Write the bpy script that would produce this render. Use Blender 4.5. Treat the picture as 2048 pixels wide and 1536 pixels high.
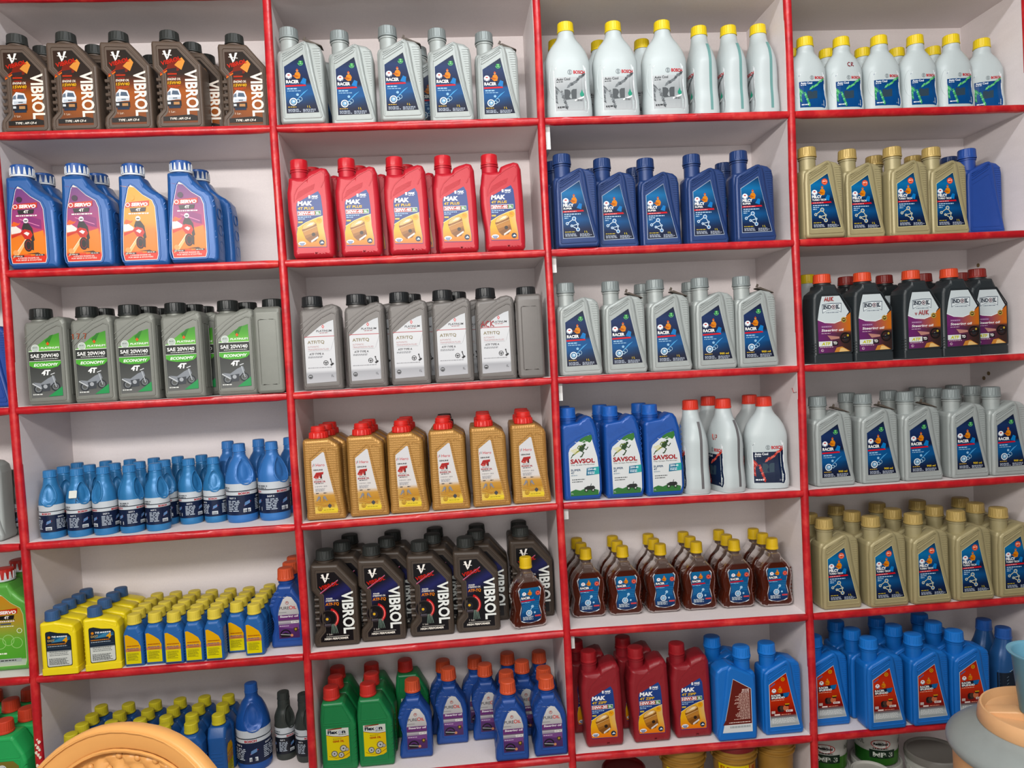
import bpy, math, random
from mathutils import Matrix, Vector
from mathutils.geometry import tessellate_polygon

random.seed(7)
for _o in list(bpy.data.objects):
    bpy.data.objects.remove(_o)
SC = bpy.context.scene
COL = SC.collection
PI = math.pi

# ------------------------------------------------------------------ camera
# x to the right along the shelves, y into the shelves (front edge of the shelving at y = 0), z up, floor at z = 0
ZO = 1.95
CX, CY, CZ = 0.37039, -1.72879, -0.54242 + ZO
RIGHT = (0.9956957, -0.07758912, -0.05069522)
FWD = (0.07574654, 0.99642877, -0.0373117)
UP = (0.05340916, 0.03331111, 0.99801695)
FPX = 1503.92
cam_d = bpy.data.cameras.new('camera')
cam = bpy.data.objects.new('camera', cam_d)
COL.objects.link(cam)
cam_d.sensor_width = 36.0
cam_d.sensor_fit = 'HORIZONTAL'
cam_d.lens = FPX / 2048 * 36
cam_d.clip_start = 0.05
M = Matrix.Identity(4)
for i in range(3):
    M[i][0] = RIGHT[i]; M[i][1] = UP[i]; M[i][2] = -FWD[i]
M[0][3], M[1][3], M[2][3] = CX, CY, CZ
cam.matrix_world = M
SC.camera = cam

# ------------------------------------------------------------------ light and exposure
SC.view_settings.view_transform = 'Standard'
SC.view_settings.look = 'None'
SC.view_settings.gamma = 1.0
SC.view_settings.use_curve_mapping = False
SC.view_settings.exposure = -0.06
world = bpy.data.worlds.new('world')
SC.world = world
world.use_nodes = True
world.node_tree.nodes['Background'].inputs[0].default_value = (0.93, 0.95, 1.0, 1)
world.node_tree.nodes['Background'].inputs[1].default_value = 0.12

def area(name, loc, target, sx, sy, power, col):
    d = bpy.data.lights.new(name, 'AREA')
    d.shape = 'RECTANGLE'; d.size = sx; d.size_y = sy; d.energy = power; d.color = col
    o = bpy.data.objects.new(name, d); COL.objects.link(o)
    o.location = loc
    o.rotation_euler = (Vector(target) - Vector(loc)).to_track_quat('-Z', 'Y').to_euler()
    return o
# daylight through the open shop front behind the photographer
area('shop_front_daylight', (0.35, -2.6, 1.55), (0.6, 0.2, 1.35), 3.2, 2.0, 30, (1.0, 0.98, 0.95))
# tube light on the lintel above the opening
area('lintel_tube_light', (-0.25, -1.95, 2.12), (0.5, 0.2, 0.9), 1.9, 0.07, 43, (1.0, 0.97, 0.93))
# tube light under the ceiling, nearer to the shelves
area('ceiling_tube_light', (0.7, -1.15, 2.85), (0.8, 0.1, 0.9), 1.3, 0.10, 20, (0.95, 0.98, 1.0))

# ------------------------------------------------------------------ materials
def lin(c):
    return c / 12.92 if c <= 0.04045 else ((c + 0.055) / 1.055) ** 2.4
def hexc(h):
    h = h.lstrip('#')
    return tuple(lin(int(h[i:i + 2], 16) / 255) for i in (0, 2, 4)) + (1.0,)
MATS = {}
KEEP = ('#b0b9ba', '#dcdbd9', '#e3d3c0')
def nodes(name):
    m = bpy.data.materials.new(name); m.use_nodes = True
    nt = m.node_tree
    return m, nt, nt.nodes['Principled BSDF']
def plastic(name, hx, rough=0.42, metal=0.0, bump=0.15, scale=60.0, trans=0.0, var=0.06, dimple=0.0):
    """moulded plastic: colour with faint cloudy variation and fine surface grain"""
    if name in MATS: return MATS[name]
    m, nt, b = nodes(name)
    c = tuple(x ** 1.1 * 0.86 for x in hexc(hx)[:3]) + (1,) if hx not in KEEP else hexc(hx)
    tc = nt.nodes.new('ShaderNodeTexCoord')
    nz = nt.nodes.new('ShaderNodeTexNoise'); nz.inputs['Scale'].default_value = scale; nz.inputs['Detail'].default_value = 4
    nt.links.new(tc.outputs['Object'], nz.inputs['Vector'])
    mx = nt.nodes.new('ShaderNodeMix'); mx.data_type = 'RGBA'
    mx.inputs[6].default_value = tuple(min(1, x * (1 - var)) for x in c[:3]) + (1,)
    mx.inputs[7].default_value = tuple(min(1, x * (1 + var)) for x in c[:3]) + (1,)
    nt.links.new(nz.outputs['Fac'], mx.inputs[0])
    nt.links.new(mx.outputs[2], b.inputs['Base Color'])
    b.inputs['Roughness'].default_value = rough
    b.inputs['Specular IOR Level'].default_value = 0.38
    b.inputs['Metallic'].default_value = metal
    bp = nt.nodes.new('ShaderNodeBump'); bp.inputs['Strength'].default_value = bump; bp.inputs['Distance'].default_value = 0.0006
    if dimple:
        vo = nt.nodes.new('ShaderNodeTexVoronoi'); vo.inputs['Scale'].default_value = 190; vo.inputs['Randomness'].default_value = 0.15
        nt.links.new(tc.outputs['Object'], vo.inputs['Vector'])
        nt.links.new(vo.outputs['Distance'], bp.inputs['Height'])
        bp.inputs['Strength'].default_value = dimple; bp.inputs['Distance'].default_value = 0.0012
    else:
        n2 = nt.nodes.new('ShaderNodeTexNoise'); n2.inputs['Scale'].default_value = 400
        nt.links.new(tc.outputs['Object'], n2.inputs['Vector'])
        nt.links.new(n2.outputs['Fac'], bp.inputs['Height'])
    nt.links.new(bp.outputs['Normal'], b.inputs['Normal'])
    if trans:
        b.inputs['Transmission Weight'].default_value = trans
        b.inputs['IOR'].default_value = 1.2
    MATS[name] = m
    return m
def print_mat(name, rough):
    m, nt, b = nodes(name)
    a = nt.nodes.new('ShaderNodeVertexColor'); a.layer_name = 'ink'
    gm = nt.nodes.new('ShaderNodeGamma'); gm.inputs[1].default_value = 1.12
    nt.links.new(a.outputs['Color'], gm.inputs[0])
    hs = nt.nodes.new('ShaderNodeHueSaturation'); hs.inputs['Value'].default_value = 0.86; hs.inputs['Saturation'].default_value = 1.05
    nt.links.new(gm.outputs[0], hs.inputs['Color'])
    nt.links.new(hs.outputs[0], b.inputs['Base Color'])
    b.inputs['Roughness'].default_value = rough
    b.inputs['Specular IOR Level'].default_value = 0.3
    return m
INK = print_mat('printed_label', 0.30)
def laminate():
    m, nt, b = nodes('white_laminate')
    tc = nt.nodes.new('ShaderNodeTexCoord')
    mp = nt.nodes.new('ShaderNodeMapping'); mp.inputs['Scale'].default_value = (1.2, 2, 9)
    nt.links.new(tc.outputs['Object'], mp.inputs['Vector'])
    nz = nt.nodes.new('ShaderNodeTexNoise'); nz.inputs['Scale'].default_value = 6; nz.inputs['Detail'].default_value = 8
    nt.links.new(mp.outputs['Vector'], nz.inputs['Vector'])
    n2 = nt.nodes.new('ShaderNodeTexNoise'); n2.inputs['Scale'].default_value = 260; n2.inputs['Detail'].default_value = 3
    nt.links.new(tc.outputs['Object'], n2.inputs['Vector'])
    mx = nt.nodes.new('ShaderNodeMix'); mx.data_type = 'RGBA'
    mx.inputs[6].default_value = hexc('#dbd1d0'); mx.inputs[7].default_value = hexc('#e8dfde')
    nt.links.new(nz.outputs['Fac'], mx.inputs[0])
    m2 = nt.nodes.new('ShaderNodeMix'); m2.data_type = 'RGBA'; m2.blend_type = 'MULTIPLY'; m2.inputs[0].default_value = 0.10
    nt.links.new(mx.outputs[2], m2.inputs[6]); nt.links.new(n2.outputs['Fac'], m2.inputs[7])
    nt.links.new(m2.outputs[2], b.inputs['Base Color'])
    b.inputs['Roughness'].default_value = 0.5
    return m
LAM = laminate()
def red_paint():
    m, nt, b = nodes('red_enamel_paint')
    tc = nt.nodes.new('ShaderNodeTexCoord')
    nz = nt.nodes.new('ShaderNodeTexNoise'); nz.inputs['Scale'].default_value = 22; nz.inputs['Detail'].default_value = 6; nz.inputs['Roughness'].default_value = 0.65
    nt.links.new(tc.outputs['Object'], nz.inputs['Vector'])
    cr = nt.nodes.new('ShaderNodeValToRGB')
    cr.color_ramp.elements[0].position = 0.30; cr.color_ramp.elements[0].color = hexc('#97131a')
    cr.color_ramp.elements[1].position = 0.78; cr.color_ramp.elements[1].color = hexc('#cf4038')
    e = cr.color_ramp.elements.new(0.5); e.color = hexc('#b3151f')
    nt.links.new(nz.outputs['Fac'], cr.inputs['Fac'])
    nt.links.new(cr.outputs['Color'], b.inputs['Base Color'])
    b.inputs['Roughness'].default_value = 0.30
    bp = nt.nodes.new('ShaderNodeBump'); bp.inputs['Strength'].default_value = 0.5; bp.inputs['Distance'].default_value = 0.002
    n2 = nt.nodes.new('ShaderNodeTexNoise'); n2.inputs['Scale'].default_value = 45; n2.inputs['Detail'].default_value = 3
    nt.links.new(tc.outputs['Object'], n2.inputs['Vector'])
    nt.links.new(n2.outputs['Fac'], bp.inputs['Height'])
    nt.links.new(bp.outputs['Normal'], b.inputs['Normal'])
    return m
RED = red_paint()
def wallmat(name, h1, h2, sc=8):
    m, nt, b = nodes(name)
    nz = nt.nodes.new('ShaderNodeTexNoise'); nz.inputs['Scale'].default_value = sc; nz.inputs['Detail'].default_value = 6
    tc = nt.nodes.new('ShaderNodeTexCoord'); nt.links.new(tc.outputs['Object'], nz.inputs['Vector'])
    mx = nt.nodes.new('ShaderNodeMix'); mx.data_type = 'RGBA'
    mx.inputs[6].default_value = hexc(h1); mx.inputs[7].default_value = hexc(h2)
    nt.links.new(nz.outputs['Fac'], mx.inputs[0]); nt.links.new(mx.outputs[2], b.inputs['Base Color'])
    b.inputs['Roughness'].default_value = 0.7
    return m
def amber_mat():
    m, nt, b = nodes('amber_oil_in_clear_plastic')
    tc = nt.nodes.new('ShaderNodeTexCoord')
    sx = nt.nodes.new('ShaderNodeSeparateXYZ'); nt.links.new(tc.outputs['Object'], sx.inputs[0])
    cr = nt.nodes.new('ShaderNodeValToRGB'); cr.color_ramp.interpolation = 'LINEAR'
    mr = nt.nodes.new('ShaderNodeMapRange'); mr.inputs[1].default_value = 0.0; mr.inputs[2].default_value = 0.165
    nt.links.new(sx.outputs['Z'], mr.inputs[0]); nt.links.new(mr.outputs[0], cr.inputs['Fac'])
    # oil up to the fill line, empty clear plastic above it
    cr.color_ramp.elements[0].position = 0.665; cr.color_ramp.elements[0].color = hexc('#5c2415')
    cr.color_ramp.elements[1].position = 0.685; cr.color_ramp.elements[1].color = hexc('#75625a')
    nt.links.new(cr.outputs['Color'], b.inputs['Base Color'])
    b.inputs['Transmission Weight'].default_value = 0.55
    b.inputs['Roughness'].default_value = 0.12
    b.inputs['IOR'].default_value = 1.3
    return m
AMBER = amber_mat()

# ------------------------------------------------------------------ mesh helpers
def fillet(pts, r, n=4):
    """polygon corners rounded with radius r (m)"""
    out = []; L = len(pts)
    for i in range(L):
        p0, p1, p2 = Vector(pts[i - 1]), Vector(pts[i]), Vector(pts[(i + 1) % L])
        a, b = p0 - p1, p2 - p1
        la, lb = a.length, b.length
        if la < 1e-7 or lb < 1e-7: continue
        a /= la; b /= lb
        cs = max(-0.9999, min(0.9999, a.dot(b)))
        ang = math.acos(cs)
        if ang > PI - 0.12:
            out.append(tuple(p1)); continue
        t = min(r / math.tan(ang / 2), la * 0.45, lb * 0.45)
        q0, q1 = p1 + a * t, p1 + b * t
        for k in range(n + 1):
            s = k / n
            out.append(tuple((1 - s) ** 2 * q0 + 2 * s * (1 - s) * p1 + s * s * q1))
    return out
def ccw(p):
    A = sum(p[i - 1][0] * p[i][1] - p[i][0] * p[i - 1][1] for i in range(len(p)))
    return p if A > 0 else p[::-1]
def inset(p, d):
    """move every point of a closed outline inwards, towards the outline's upright spine, so rings never cross"""
    xs = [a[0] for a in p]; zs = [a[1] for a in p]
    cx = (min(xs) + max(xs)) / 2; hw = (max(xs) - min(xs)) / 2
    lo, hi = min(zs) + hw, max(zs) - hw
    if lo > hi: lo = hi = (min(zs) + max(zs)) / 2
    out = []; L = len(p)
    for i in range(L):
        ex, ez = p[(i + 1) % L][0] - p[i - 1][0], p[(i + 1) % L][1] - p[i - 1][1]
        l = math.hypot(ex, ez) or 1e-9
        nx, nz = -ez / l, ex / l
        tx, tz = cx - p[i][0], min(max(p[i][1], lo), hi) - p[i][1]
        l = math.hypot(tx, tz) or 1e-9
        tx /= l; tz /= l
        k = max(0.62, nx * tx + nz * tz)
        out.append((p[i][0] + tx * d / k, p[i][1] + tz * d / k))
    return out
def spline(keys, n):
    """catmull-rom through rows of numbers, first column is the parameter"""
    out = []; L = len(keys)
    z0, z1 = keys[0][0], keys[-1][0]
    for k in range(n + 1):
        z = z0 + (z1 - z0) * k / n
        i = 0
        while i < L - 2 and z > keys[i + 1][0]: i += 1
        a, b = keys[i], keys[i + 1]
        h = (b[0] - a[0]) or 1e-9
        t = (z - a[0]) / h
        row = [z]
        for c in range(1, len(a)):
            s = (b[c] - a[c]) / h
            def slope(j):
                if j <= 0 or j >= L - 1: return s
                sa = (keys[j][c] - keys[j - 1][c]) / ((keys[j][0] - keys[j - 1][0]) or 1e-9)
                sb = (keys[j + 1][c] - keys[j][c]) / ((keys[j + 1][0] - keys[j][0]) or 1e-9)
                return 0 if sa * sb <= 0 else 2 * sa * sb / (sa + sb)
            m0, m1 = slope(i) * h, slope(i + 1) * h
            row.append((2 * t ** 3 - 3 * t * t + 1) * a[c] + (t ** 3 - 2 * t * t + t) * m0 + (-2 * t ** 3 + 3 * t * t) * b[c] + (t ** 3 - t * t) * m1)
        out.append(row)
    return out

class MB:
    def __init__(s): s.v = []; s.f = []; s.m = []
    def ring(s, pts):
        k = len(s.v); s.v += pts; return list(range(k, k + len(pts)))
    def face(s, ids, m=0): s.f.append(tuple(ids)); s.m.append(m)
    def bridge(s, a, b, m=0):
        n = len(a)
        for i in range(n): s.face((a[i], a[(i + 1) % n], b[(i + 1) % n], b[i]), m)
    def box(s, x0, y0, z0, x1, y1, z1, m=0):
        k = s.ring([(x0, y0, z0), (x1, y0, z0), (x1, y1, z0), (x0, y1, z0), (x0, y0, z1), (x1, y0, z1), (x1, y1, z1), (x0, y1, z1)])
        for q in ((0, 3, 2, 1), (4, 5, 6, 7), (0, 1, 5, 4), (1, 2, 6, 5), (2, 3, 7, 6), (3, 0, 4, 7)): s.face([k[i] for i in q], m)
    def slab(s, pts, yf, yb, r=0.005, steps=3, m=0, taper=None):
        """outline (x,z) given depth from yf (front) to yb with rounded rims; taper(z) scales the depth"""
        p = ccw(pts); ins = []
        for k in range(steps + 1):
            a = PI / 2 * k / steps
            ins.append((r * (1 - math.sin(a)), yf + r * (1 - math.cos(a))))
        for k in range(steps + 1):
            a = PI / 2 * (1 - k / steps)
            ins.append((r * (1 - math.sin(a)), yb - r * (1 - math.cos(a))))
        prev = None; first = None
        for d, y in ins:
            q = inset(p, d) if d > 1e-9 else p
            rg = s.ring([(x, y * (taper(z) if taper else 1), z) for x, z in q])
            if prev: s.bridge(prev, rg, m)
            else: first = rg
            prev = rg
        s.face(first, m); s.face(prev[::-1], m)
    def loft(s, rows, n=32, m=0, dent=None):
        """rows (z, cx, cy, hx, hy, power)"""
        prev = None; first = None
        for z, cx, cy, hx, hy, pw in rows:
            pts = []
            for i in range(n):
                a = 2 * PI * i / n
                c, q = math.cos(a), math.sin(a)
                x = math.copysign(abs(c) ** (2 / pw), c) * hx; y = math.copysign(abs(q) ** (2 / pw), q) * hy
                if dent:
                    k = dent(a, z); x *= k; y *= k
                pts.append((cx + x, cy + y, z))
            rg = s.ring(pts)
            if prev: s.bridge(prev, rg, m)
            else: first = rg
            prev = rg
        s.face(first[::-1], m); s.face(prev, m)
    def lathe(s, prof, cx=0, cy=0, n=28, m=0, rid=None):
        """prof (r, z[, ridged]); rid = (count, depth) grooves on ridged rows"""
        prev = None; first = None
        for pr in prof:
            r, z = pr[0], pr[1]; g = len(pr) > 2 and pr[2]
            pts = []
            for i in range(n):
                a = 2 * PI * (i + 0.5) / n
                rr = r - (rid[1] if (g and rid and (i // max(1, n // (2 * rid[0]))) % 2) else 0)
                pts.append((cx + rr * math.cos(a), cy + rr * math.sin(a), z))
            rg = s.ring(pts)
            if prev: s.bridge(prev, rg, m)
            else: first = rg
            prev = rg
        s.face(first[::-1], m); s.face(prev, m)
    def tube(s, path, r, n=6, m=0, closed=False):
        prev = None; first = None; L = len(path)
        P = [Vector(p) for p in path]
        for i in range(L):
            if closed: t = P[(i + 1) % L] - P[i - 1]
            else: t = P[min(i + 1, L - 1)] - P[max(i - 1, 0)]
            t.normalize()
            u = t.cross(Vector((0, 1, 0)))
            if u.length < 1e-4: u = t.cross(Vector((1, 0, 0)))
            u.normalize(); w = t.cross(u)
            rg = s.ring([tuple(P[i] + r * (math.cos(2 * PI * k / n) * u + math.sin(2 * PI * k / n) * w)) for k in range(n)])
            if prev: s.bridge(prev, rg, m)
            else: first = rg
            prev = rg
        if closed: s.bridge(prev, first, m)
        else: s.face(first[::-1], m); s.face(prev, m)
    def bead(s, pts, y, r=0.0012, closed=True, m=0):
        s.tube([(x, y, z) for x, z in pts], r, 6, m, closed)
    def mesh(s, name, mats, angle=38):
        me = bpy.data.meshes.new(name)
        me.from_pydata(s.v, [], s.f)
        for m in mats: me.materials.append(m)
        if len(mats) > 1: me.polygons.foreach_set('material_index', s.m)
        me.polygons.foreach_set('use_smooth', [True] * len(s.f))
        me.update()
        me.set_sharp_from_angle(angle=math.radians(angle))
        return me

# ------------------------------------------------------------------ flat print: labels drawn as inked polygons
_TX = {}
def text_geo(t, bold):
    key = (t, bold)
    if key in _TX: return _TX[key]
    cu = bpy.data.curves.new('t', 'FONT'); cu.body = t; cu.size = 1.0; cu.offset = bold; cu.resolution_u = 3
    ob = bpy.data.objects.new('t', cu)
    me = bpy.data.meshes.new_from_object(ob)
    v = [(a.co.x, a.co.y) for a in me.vertices]
    f = [tuple(p.vertices) for p in me.polygons]
    bpy.data.objects.remove(ob); bpy.data.curves.remove(cu); bpy.data.meshes.remove(me)
    x0 = min(a[0] for a in v); x1 = max(a[0] for a in v)
    z0 = min(a[1] for a in v); z1 = max(a[1] for a in v)
    v = [((a[0] - x0), (a[1] - z0)) for a in v]
    _TX[key] = (v, f, x1 - x0, z1 - z0)
    return _TX[key]
def lerp(a, b, t): return tuple(a[i] + (b[i] - a[i]) * t for i in range(len(a)))
def ramp(stops):
    st = [(p, hexc(c)) for p, c in stops]
    def f(t):
        if t <= st[0][0]: return st[0][1]
        for i in range(len(st) - 1):
            if t <= st[i + 1][0]: return lerp(st[i][1], st[i + 1][1], (t - st[i][0]) / (st[i + 1][0] - st[i][0]))
        return st[-1][1]
    return f
LAY = 0.00003
class Lab:
    """artwork in fractions of the bottle's width (x) and height (z)"""
    def __init__(s, W, H, seed=1): s.W = W; s.H = H; s.v = []; s.f = []; s.c = []; s.l = 0; s.rnd = random.Random(seed)
    def _add(s, pts, faces, cols):
        k = len(s.v); s.l += 1
        s.v += [(x, z, s.l) for x, z in pts]
        for f in faces:
            s.f.append(tuple(k + i for i in f)); s.c.append([cols[i] for i in f] if isinstance(cols, list) else [cols] * len(f))
    def poly(s, pts, col):
        pts = ccw(pts)
        s._add(pts, [tuple(range(len(pts)))], hexc(col))
    def rect(s, x0, z0, x1, z1, col): s.poly([(x0, z0), (x1, z0), (x1, z1), (x0, z1)], col)
    def bg(s, outline, fn, nx=14, nz=24):
        """colour field fn(sx, sz), sx sz in 0..1 of the outline's box, clipped to the outline"""
        zs = [p[1] for p in outline]; xs = [p[0] for p in outline]
        z0, z1, x0, x1 = min(zs), max(zs), min(xs), max(xs)
        lev = sorted(set([z0 + (z1 - z0) * k / nz for k in range(nz + 1)] + [min(max(z, z0), z1) for z in zs]))
        lev = [lev[0] + 1e-6] + [z for i, z in enumerate(lev[1:-1]) if z - lev[i] > 1e-6] + [lev[-1] - 1e-6]
        pts = []; cols = []; faces = []
        for z in lev:
            X = []
            for i in range(len(outline)):
                a, b = outline[i - 1], outline[i]
                if (a[1] > z) != (b[1] > z): X.append(a[0] + (b[0] - a[0]) * (z - a[1]) / (b[1] - a[1]))
            if len(X) < 2: X = [x0, x0]
            l, r = min(X), max(X)
            for k in range(nx + 1):
                x = l + (r - l) * k / nx
                pts.append((x, z)); cols.append(fn((x - x0) / (x1 - x0), (z - z0) / (z1 - z0)))
        for j in range(len(lev) - 1):
            for k in range(nx):
                a = j * (nx + 1) + k
                faces.append((a, a + 1, a + nx + 2, a + nx + 1))
        s._add(pts, faces, cols)
    def vgrad(s, outline, stops, nz=16):
        r = ramp(stops); s.bg(outline, lambda x, z: r(z), 4, nz)
    def ell(s, cx, cz, r, col, rz=None, n=18, a0=0, a1=360):
        rz = (r if rz is None else rz) * s.W / s.H
        s.poly([(cx + r * math.cos(math.radians(a0 + (a1 - a0) * i / n)), cz + rz * math.sin(math.radians(a0 + (a1 - a0) * i / n))) for i in range(n + (0 if a1 - a0 == 360 else 1))], col)
    def ring(s, cx, cz, r, w, col, n=22, a0=0, a1=360, rz=None):
        rz = r if rz is None else rz
        k = s.W / s.H; pts = []; faces = []
        for i in range(n + 1):
            a = math.radians(a0 + (a1 - a0) * i / n)
            pts += [(cx + (r - w) * math.cos(a), cz + (rz - w) * k * math.sin(a)), (cx + r * math.cos(a), cz + rz * k * math.sin(a))]
        for i in range(n): faces.append((2 * i, 2 * i + 1, 2 * i + 3, 2 * i + 2))
        s._add(pts, faces, hexc(col))
    def line(s, pts, w, col):
        """polyline of width w (fraction of the bottle's width)"""
        k = s.W / s.H; P = []; F = []
        for i in range(len(pts)):
            a = pts[max(i - 1, 0)]; b = pts[min(i + 1, len(pts) - 1)]
            dx, dz = (b[0] - a[0]), (b[1] - a[1]) / k
            L = math.hypot(dx, dz) or 1e-9
            nx, nz = -dz / L * w / 2, dx / L * w / 2 * k
            P += [(pts[i][0] + nx, pts[i][1] + nz), (pts[i][0] - nx, pts[i][1] - nz)]
        for i in range(len(pts) - 1): F.append((2 * i + 1, 2 * i + 3, 2 * i + 2, 2 * i))
        s._add(P, F, hexc(col))
    def text(s, t, x, z, h, col, w=None, bold=0.0, sh=0.0, al='l', rot=0.0):
        """h: height of the letters as a fraction of H; w: fit to this width (fraction of W)"""
        v, f, tw, th = text_geo(t, bold)
        hm = h * s.H; k = hm / th
        kx = (w * s.W / tw) if w else k * 0.92
        out = []; wid = tw * kx
        ox = {'l': 0, 'c': -wid / 2, 'r': -wid}[al]
        cr, sr = math.cos(math.radians(rot)), math.sin(math.radians(rot))
        for a, b in v:
            px, pz = ox + a * kx + sh * b * k, b * k
            qx, qz = px * cr - pz * sr, px * sr + pz * cr
            out.append((x + qx / s.W, z + qz / s.H))
        s._add(out, f, hexc(col))
    def micro(s, x0, x1, z, h, col, lines=1, gap=1.7, fill=0.8):
        """rows of print too small to read"""
        for k in range(lines):
            x = x0; zz = z - k * h * gap; end = x0 + (x1 - x0) * (fill + (1 - fill) * s.rnd.random())
            P = []; F = []
            while x < end:
                w = (0.02 + 0.05 * s.rnd.random())
                x2 = min(x + w, end); n = len(P)
                P += [(x, zz), (x2, zz), (x2, zz + h), (x, zz + h)]; F.append((n, n + 1, n + 2, n + 3))
                x = x2 + 0.012
            if P: s._add(P, F, hexc(col))
    def mesh(s, name, fn, mat=None):
        """fn(x m, z m, lift) -> point"""
        me = bpy.data.meshes.new(name)
        me.from_pydata([fn((x - 0.5) * s.W, z * s.H, 0.0003 + l * LAY) for x, z, l in s.v], [], s.f)
        at = me.color_attributes.new('ink', 'FLOAT_COLOR', 'CORNER')
        flat = [ch for cs in s.c for c in cs for ch in c]
        at.data.foreach_set('color', flat)
        me.materials.append(mat or INK)
        me.update()
        return me
def flat_front(y): return lambda x, z, l: (x, y - l, z)
def flat_back(y): return lambda x, z, l: (-x, y + l, z)
def wrap(rows):
    """onto the front of a loft given by rows (z, cx, cy, hx, hy, power)"""
    def fn(x, z, l):
        i = 0
        while i < len(rows) - 2 and z > rows[i + 1][0]: i += 1
        a, b = rows[i], rows[i + 1]
        t = max(0, min(1, (z - a[0]) / ((b[0] - a[0]) or 1e-9)))
        cx, cy, hx, hy, pw = [a[k] + (b[k] - a[k]) * t for k in range(1, 6)]
        u = max(-0.995, min(0.995, (x - cx) / hx))
        return (x, cy - hy * (1 - abs(u) ** pw) ** (1 / pw) - l, z)
    return fn
def wrap_round(R, turn=0.0):
    def fn(x, z, l):
        a = x / R + turn
        return ((R + l) * math.sin(a), -(R + l) * math.cos(a), z)
    return fn
# ------------------------------------------------------------------ bottle kinds
def S(W, H, pts): return [((x - 0.5) * W, z * H) for x, z in pts]
def cap_mesh(name, r, h, z0, cx, mat, ridges=18, groove=0.0007, lip=True, taper=0.96, cy=0.0):
    mb = MB()
    n = ridges * 4
    prof = [(r * 0.97, z0)]
    if lip: prof += [(r * 1.03, z0 + h * 0.02), (r * 1.03, z0 + h * 0.16), (r * 0.985, z0 + h * 0.19)]
    prof += [(r, z0 + h * 0.24, 1), (r * taper, z0 + h * 0.86, 1), (r * (taper - 0.02), z0 + h * 0.93), (r * (taper - 0.10), z0 + h * 0.985), (r * (taper - 0.2), z0 + h)]
    mb.lathe(prof, cx, cy, n, 0, (ridges, groove))
    return mb.mesh(name, [mat], 30)
def neck(mb, cx, r, z0, z1, ring=True, m=0):
    pr = [(r, z0), (r, z1 - 0.0065)]
    if ring: pr += [(r * 1.10, z1 - 0.006), (r * 1.10, z1 - 0.0035), (r * 0.97, z1 - 0.003)]
    pr += [(r * 0.97, z1)]
    mb.lathe(pr, cx, 0, 26, m)
def part(name, me, kids=()): return (name, me, list(kids))
KIND = {}

# ---- tall bottle with a neck on the left and a sloping right shoulder, grip bars on the left
def label_truck(W, H, o):
    L = Lab(W, H, 3)
    L.poly(o, '#2a211c')
    br = ramp([(0, '#7a4526'), (.18, '#96592f'), (.42, '#a9602e'), (.55, '#6e3a22'), (.66, '#33261f'), (1, '#2b2622')])
    L.bg(o, lambda x, z: lerp(br(z), hexc('#4a2c1c'), max(0, .55 - x) * .9), 8, 26)
    L.poly([(.16, .52), (.62, .66), (.62, .675), (.16, .535)], '#e0752d')
    L.poly([(.16, .54), (.6, .685), (.58, .69), (.16, .55)], '#c23a20')
    L.poly([(.3, .60), (.34, .66), (.56, .70), (.60, .64), (.55, .57), (.36, .55)], '#7d2f22')
    L.poly([(.46, .625), (.62, .70), (.68, .66), (.6, .575)], '#d99a55')
    L.poly([(.3, .585), (.5, .60), (.5, .565), (.31, .55)], '#3a2a2c')
    L.rect(.31, .53, .5, .545, '#b9422c'); L.rect(.33, .50, .48, .513, '#8c2d22')
    L.poly([(.24, .765), (.29, .77), (.335, .69), (.315, .675)], '#f2eee8')
    L.poly([(.42, .775), (.37, .775), (.325, .69), (.345, .69)], '#f2eee8')
    L.line([(.23, .735), (.42, .72)], .012, '#f2eee8')
    L.text('VIBROL', .2, .62, .042, '#cc3527', .42, .02, .1, rot=15)
    L.text('ENGINE OIL', .3, .475, .022, '#f3e7d8', .27, .02, .2)
    L.text('15W40', .3, .435, .03, '#dcb13a', .27, .03, .15)
    L.rect(.3, .418, .56, .424, '#d8572d'); L.micro(.32, .54, .405, .006, '#d8572d')
    L.poly([(.27, .29), (.29, .36), (.36, .40), (.52, .385), (.56, .33), (.55, .29), (.28, .275)], '#dfe3e8')
    L.poly([(.37, .335), (.39, .375), (.5, .37), (.53, .33)], '#5b6a7c')
    L.poly([(.28, .33), (.3, .36), (.35, .37), (.35, .33)], '#707d8c')
    L.rect(.3, .285, .55, .31, '#c3cad2'); L.rect(.39, .295, .48, .303, '#34404e')
    L.rect(.27, .22, .56, .275, '#2a2a30'); L.rect(.4, .235, .52, .262, '#b98d62'); L.rect(.28, .24, .34, .262, '#cfd3d6')
    L.rect(.3, .2, .54, .22, '#22364f')
    L.text('1 Ltr.', .3, .155, .02, '#e8dac8', .13)
    L.text('VIBROL', .66, .575, .12, '#f1e8dd', .94, .03, rot=-90)
    L.poly([(.17, .075), (.87, .075), (.87, .12), (.74, .135), (.17, .118)], '#26221f')
    L.text('TYPE : API CF-4', .3, .085, .022, '#f1ece2', .42, .02, .15)
    return L
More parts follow.
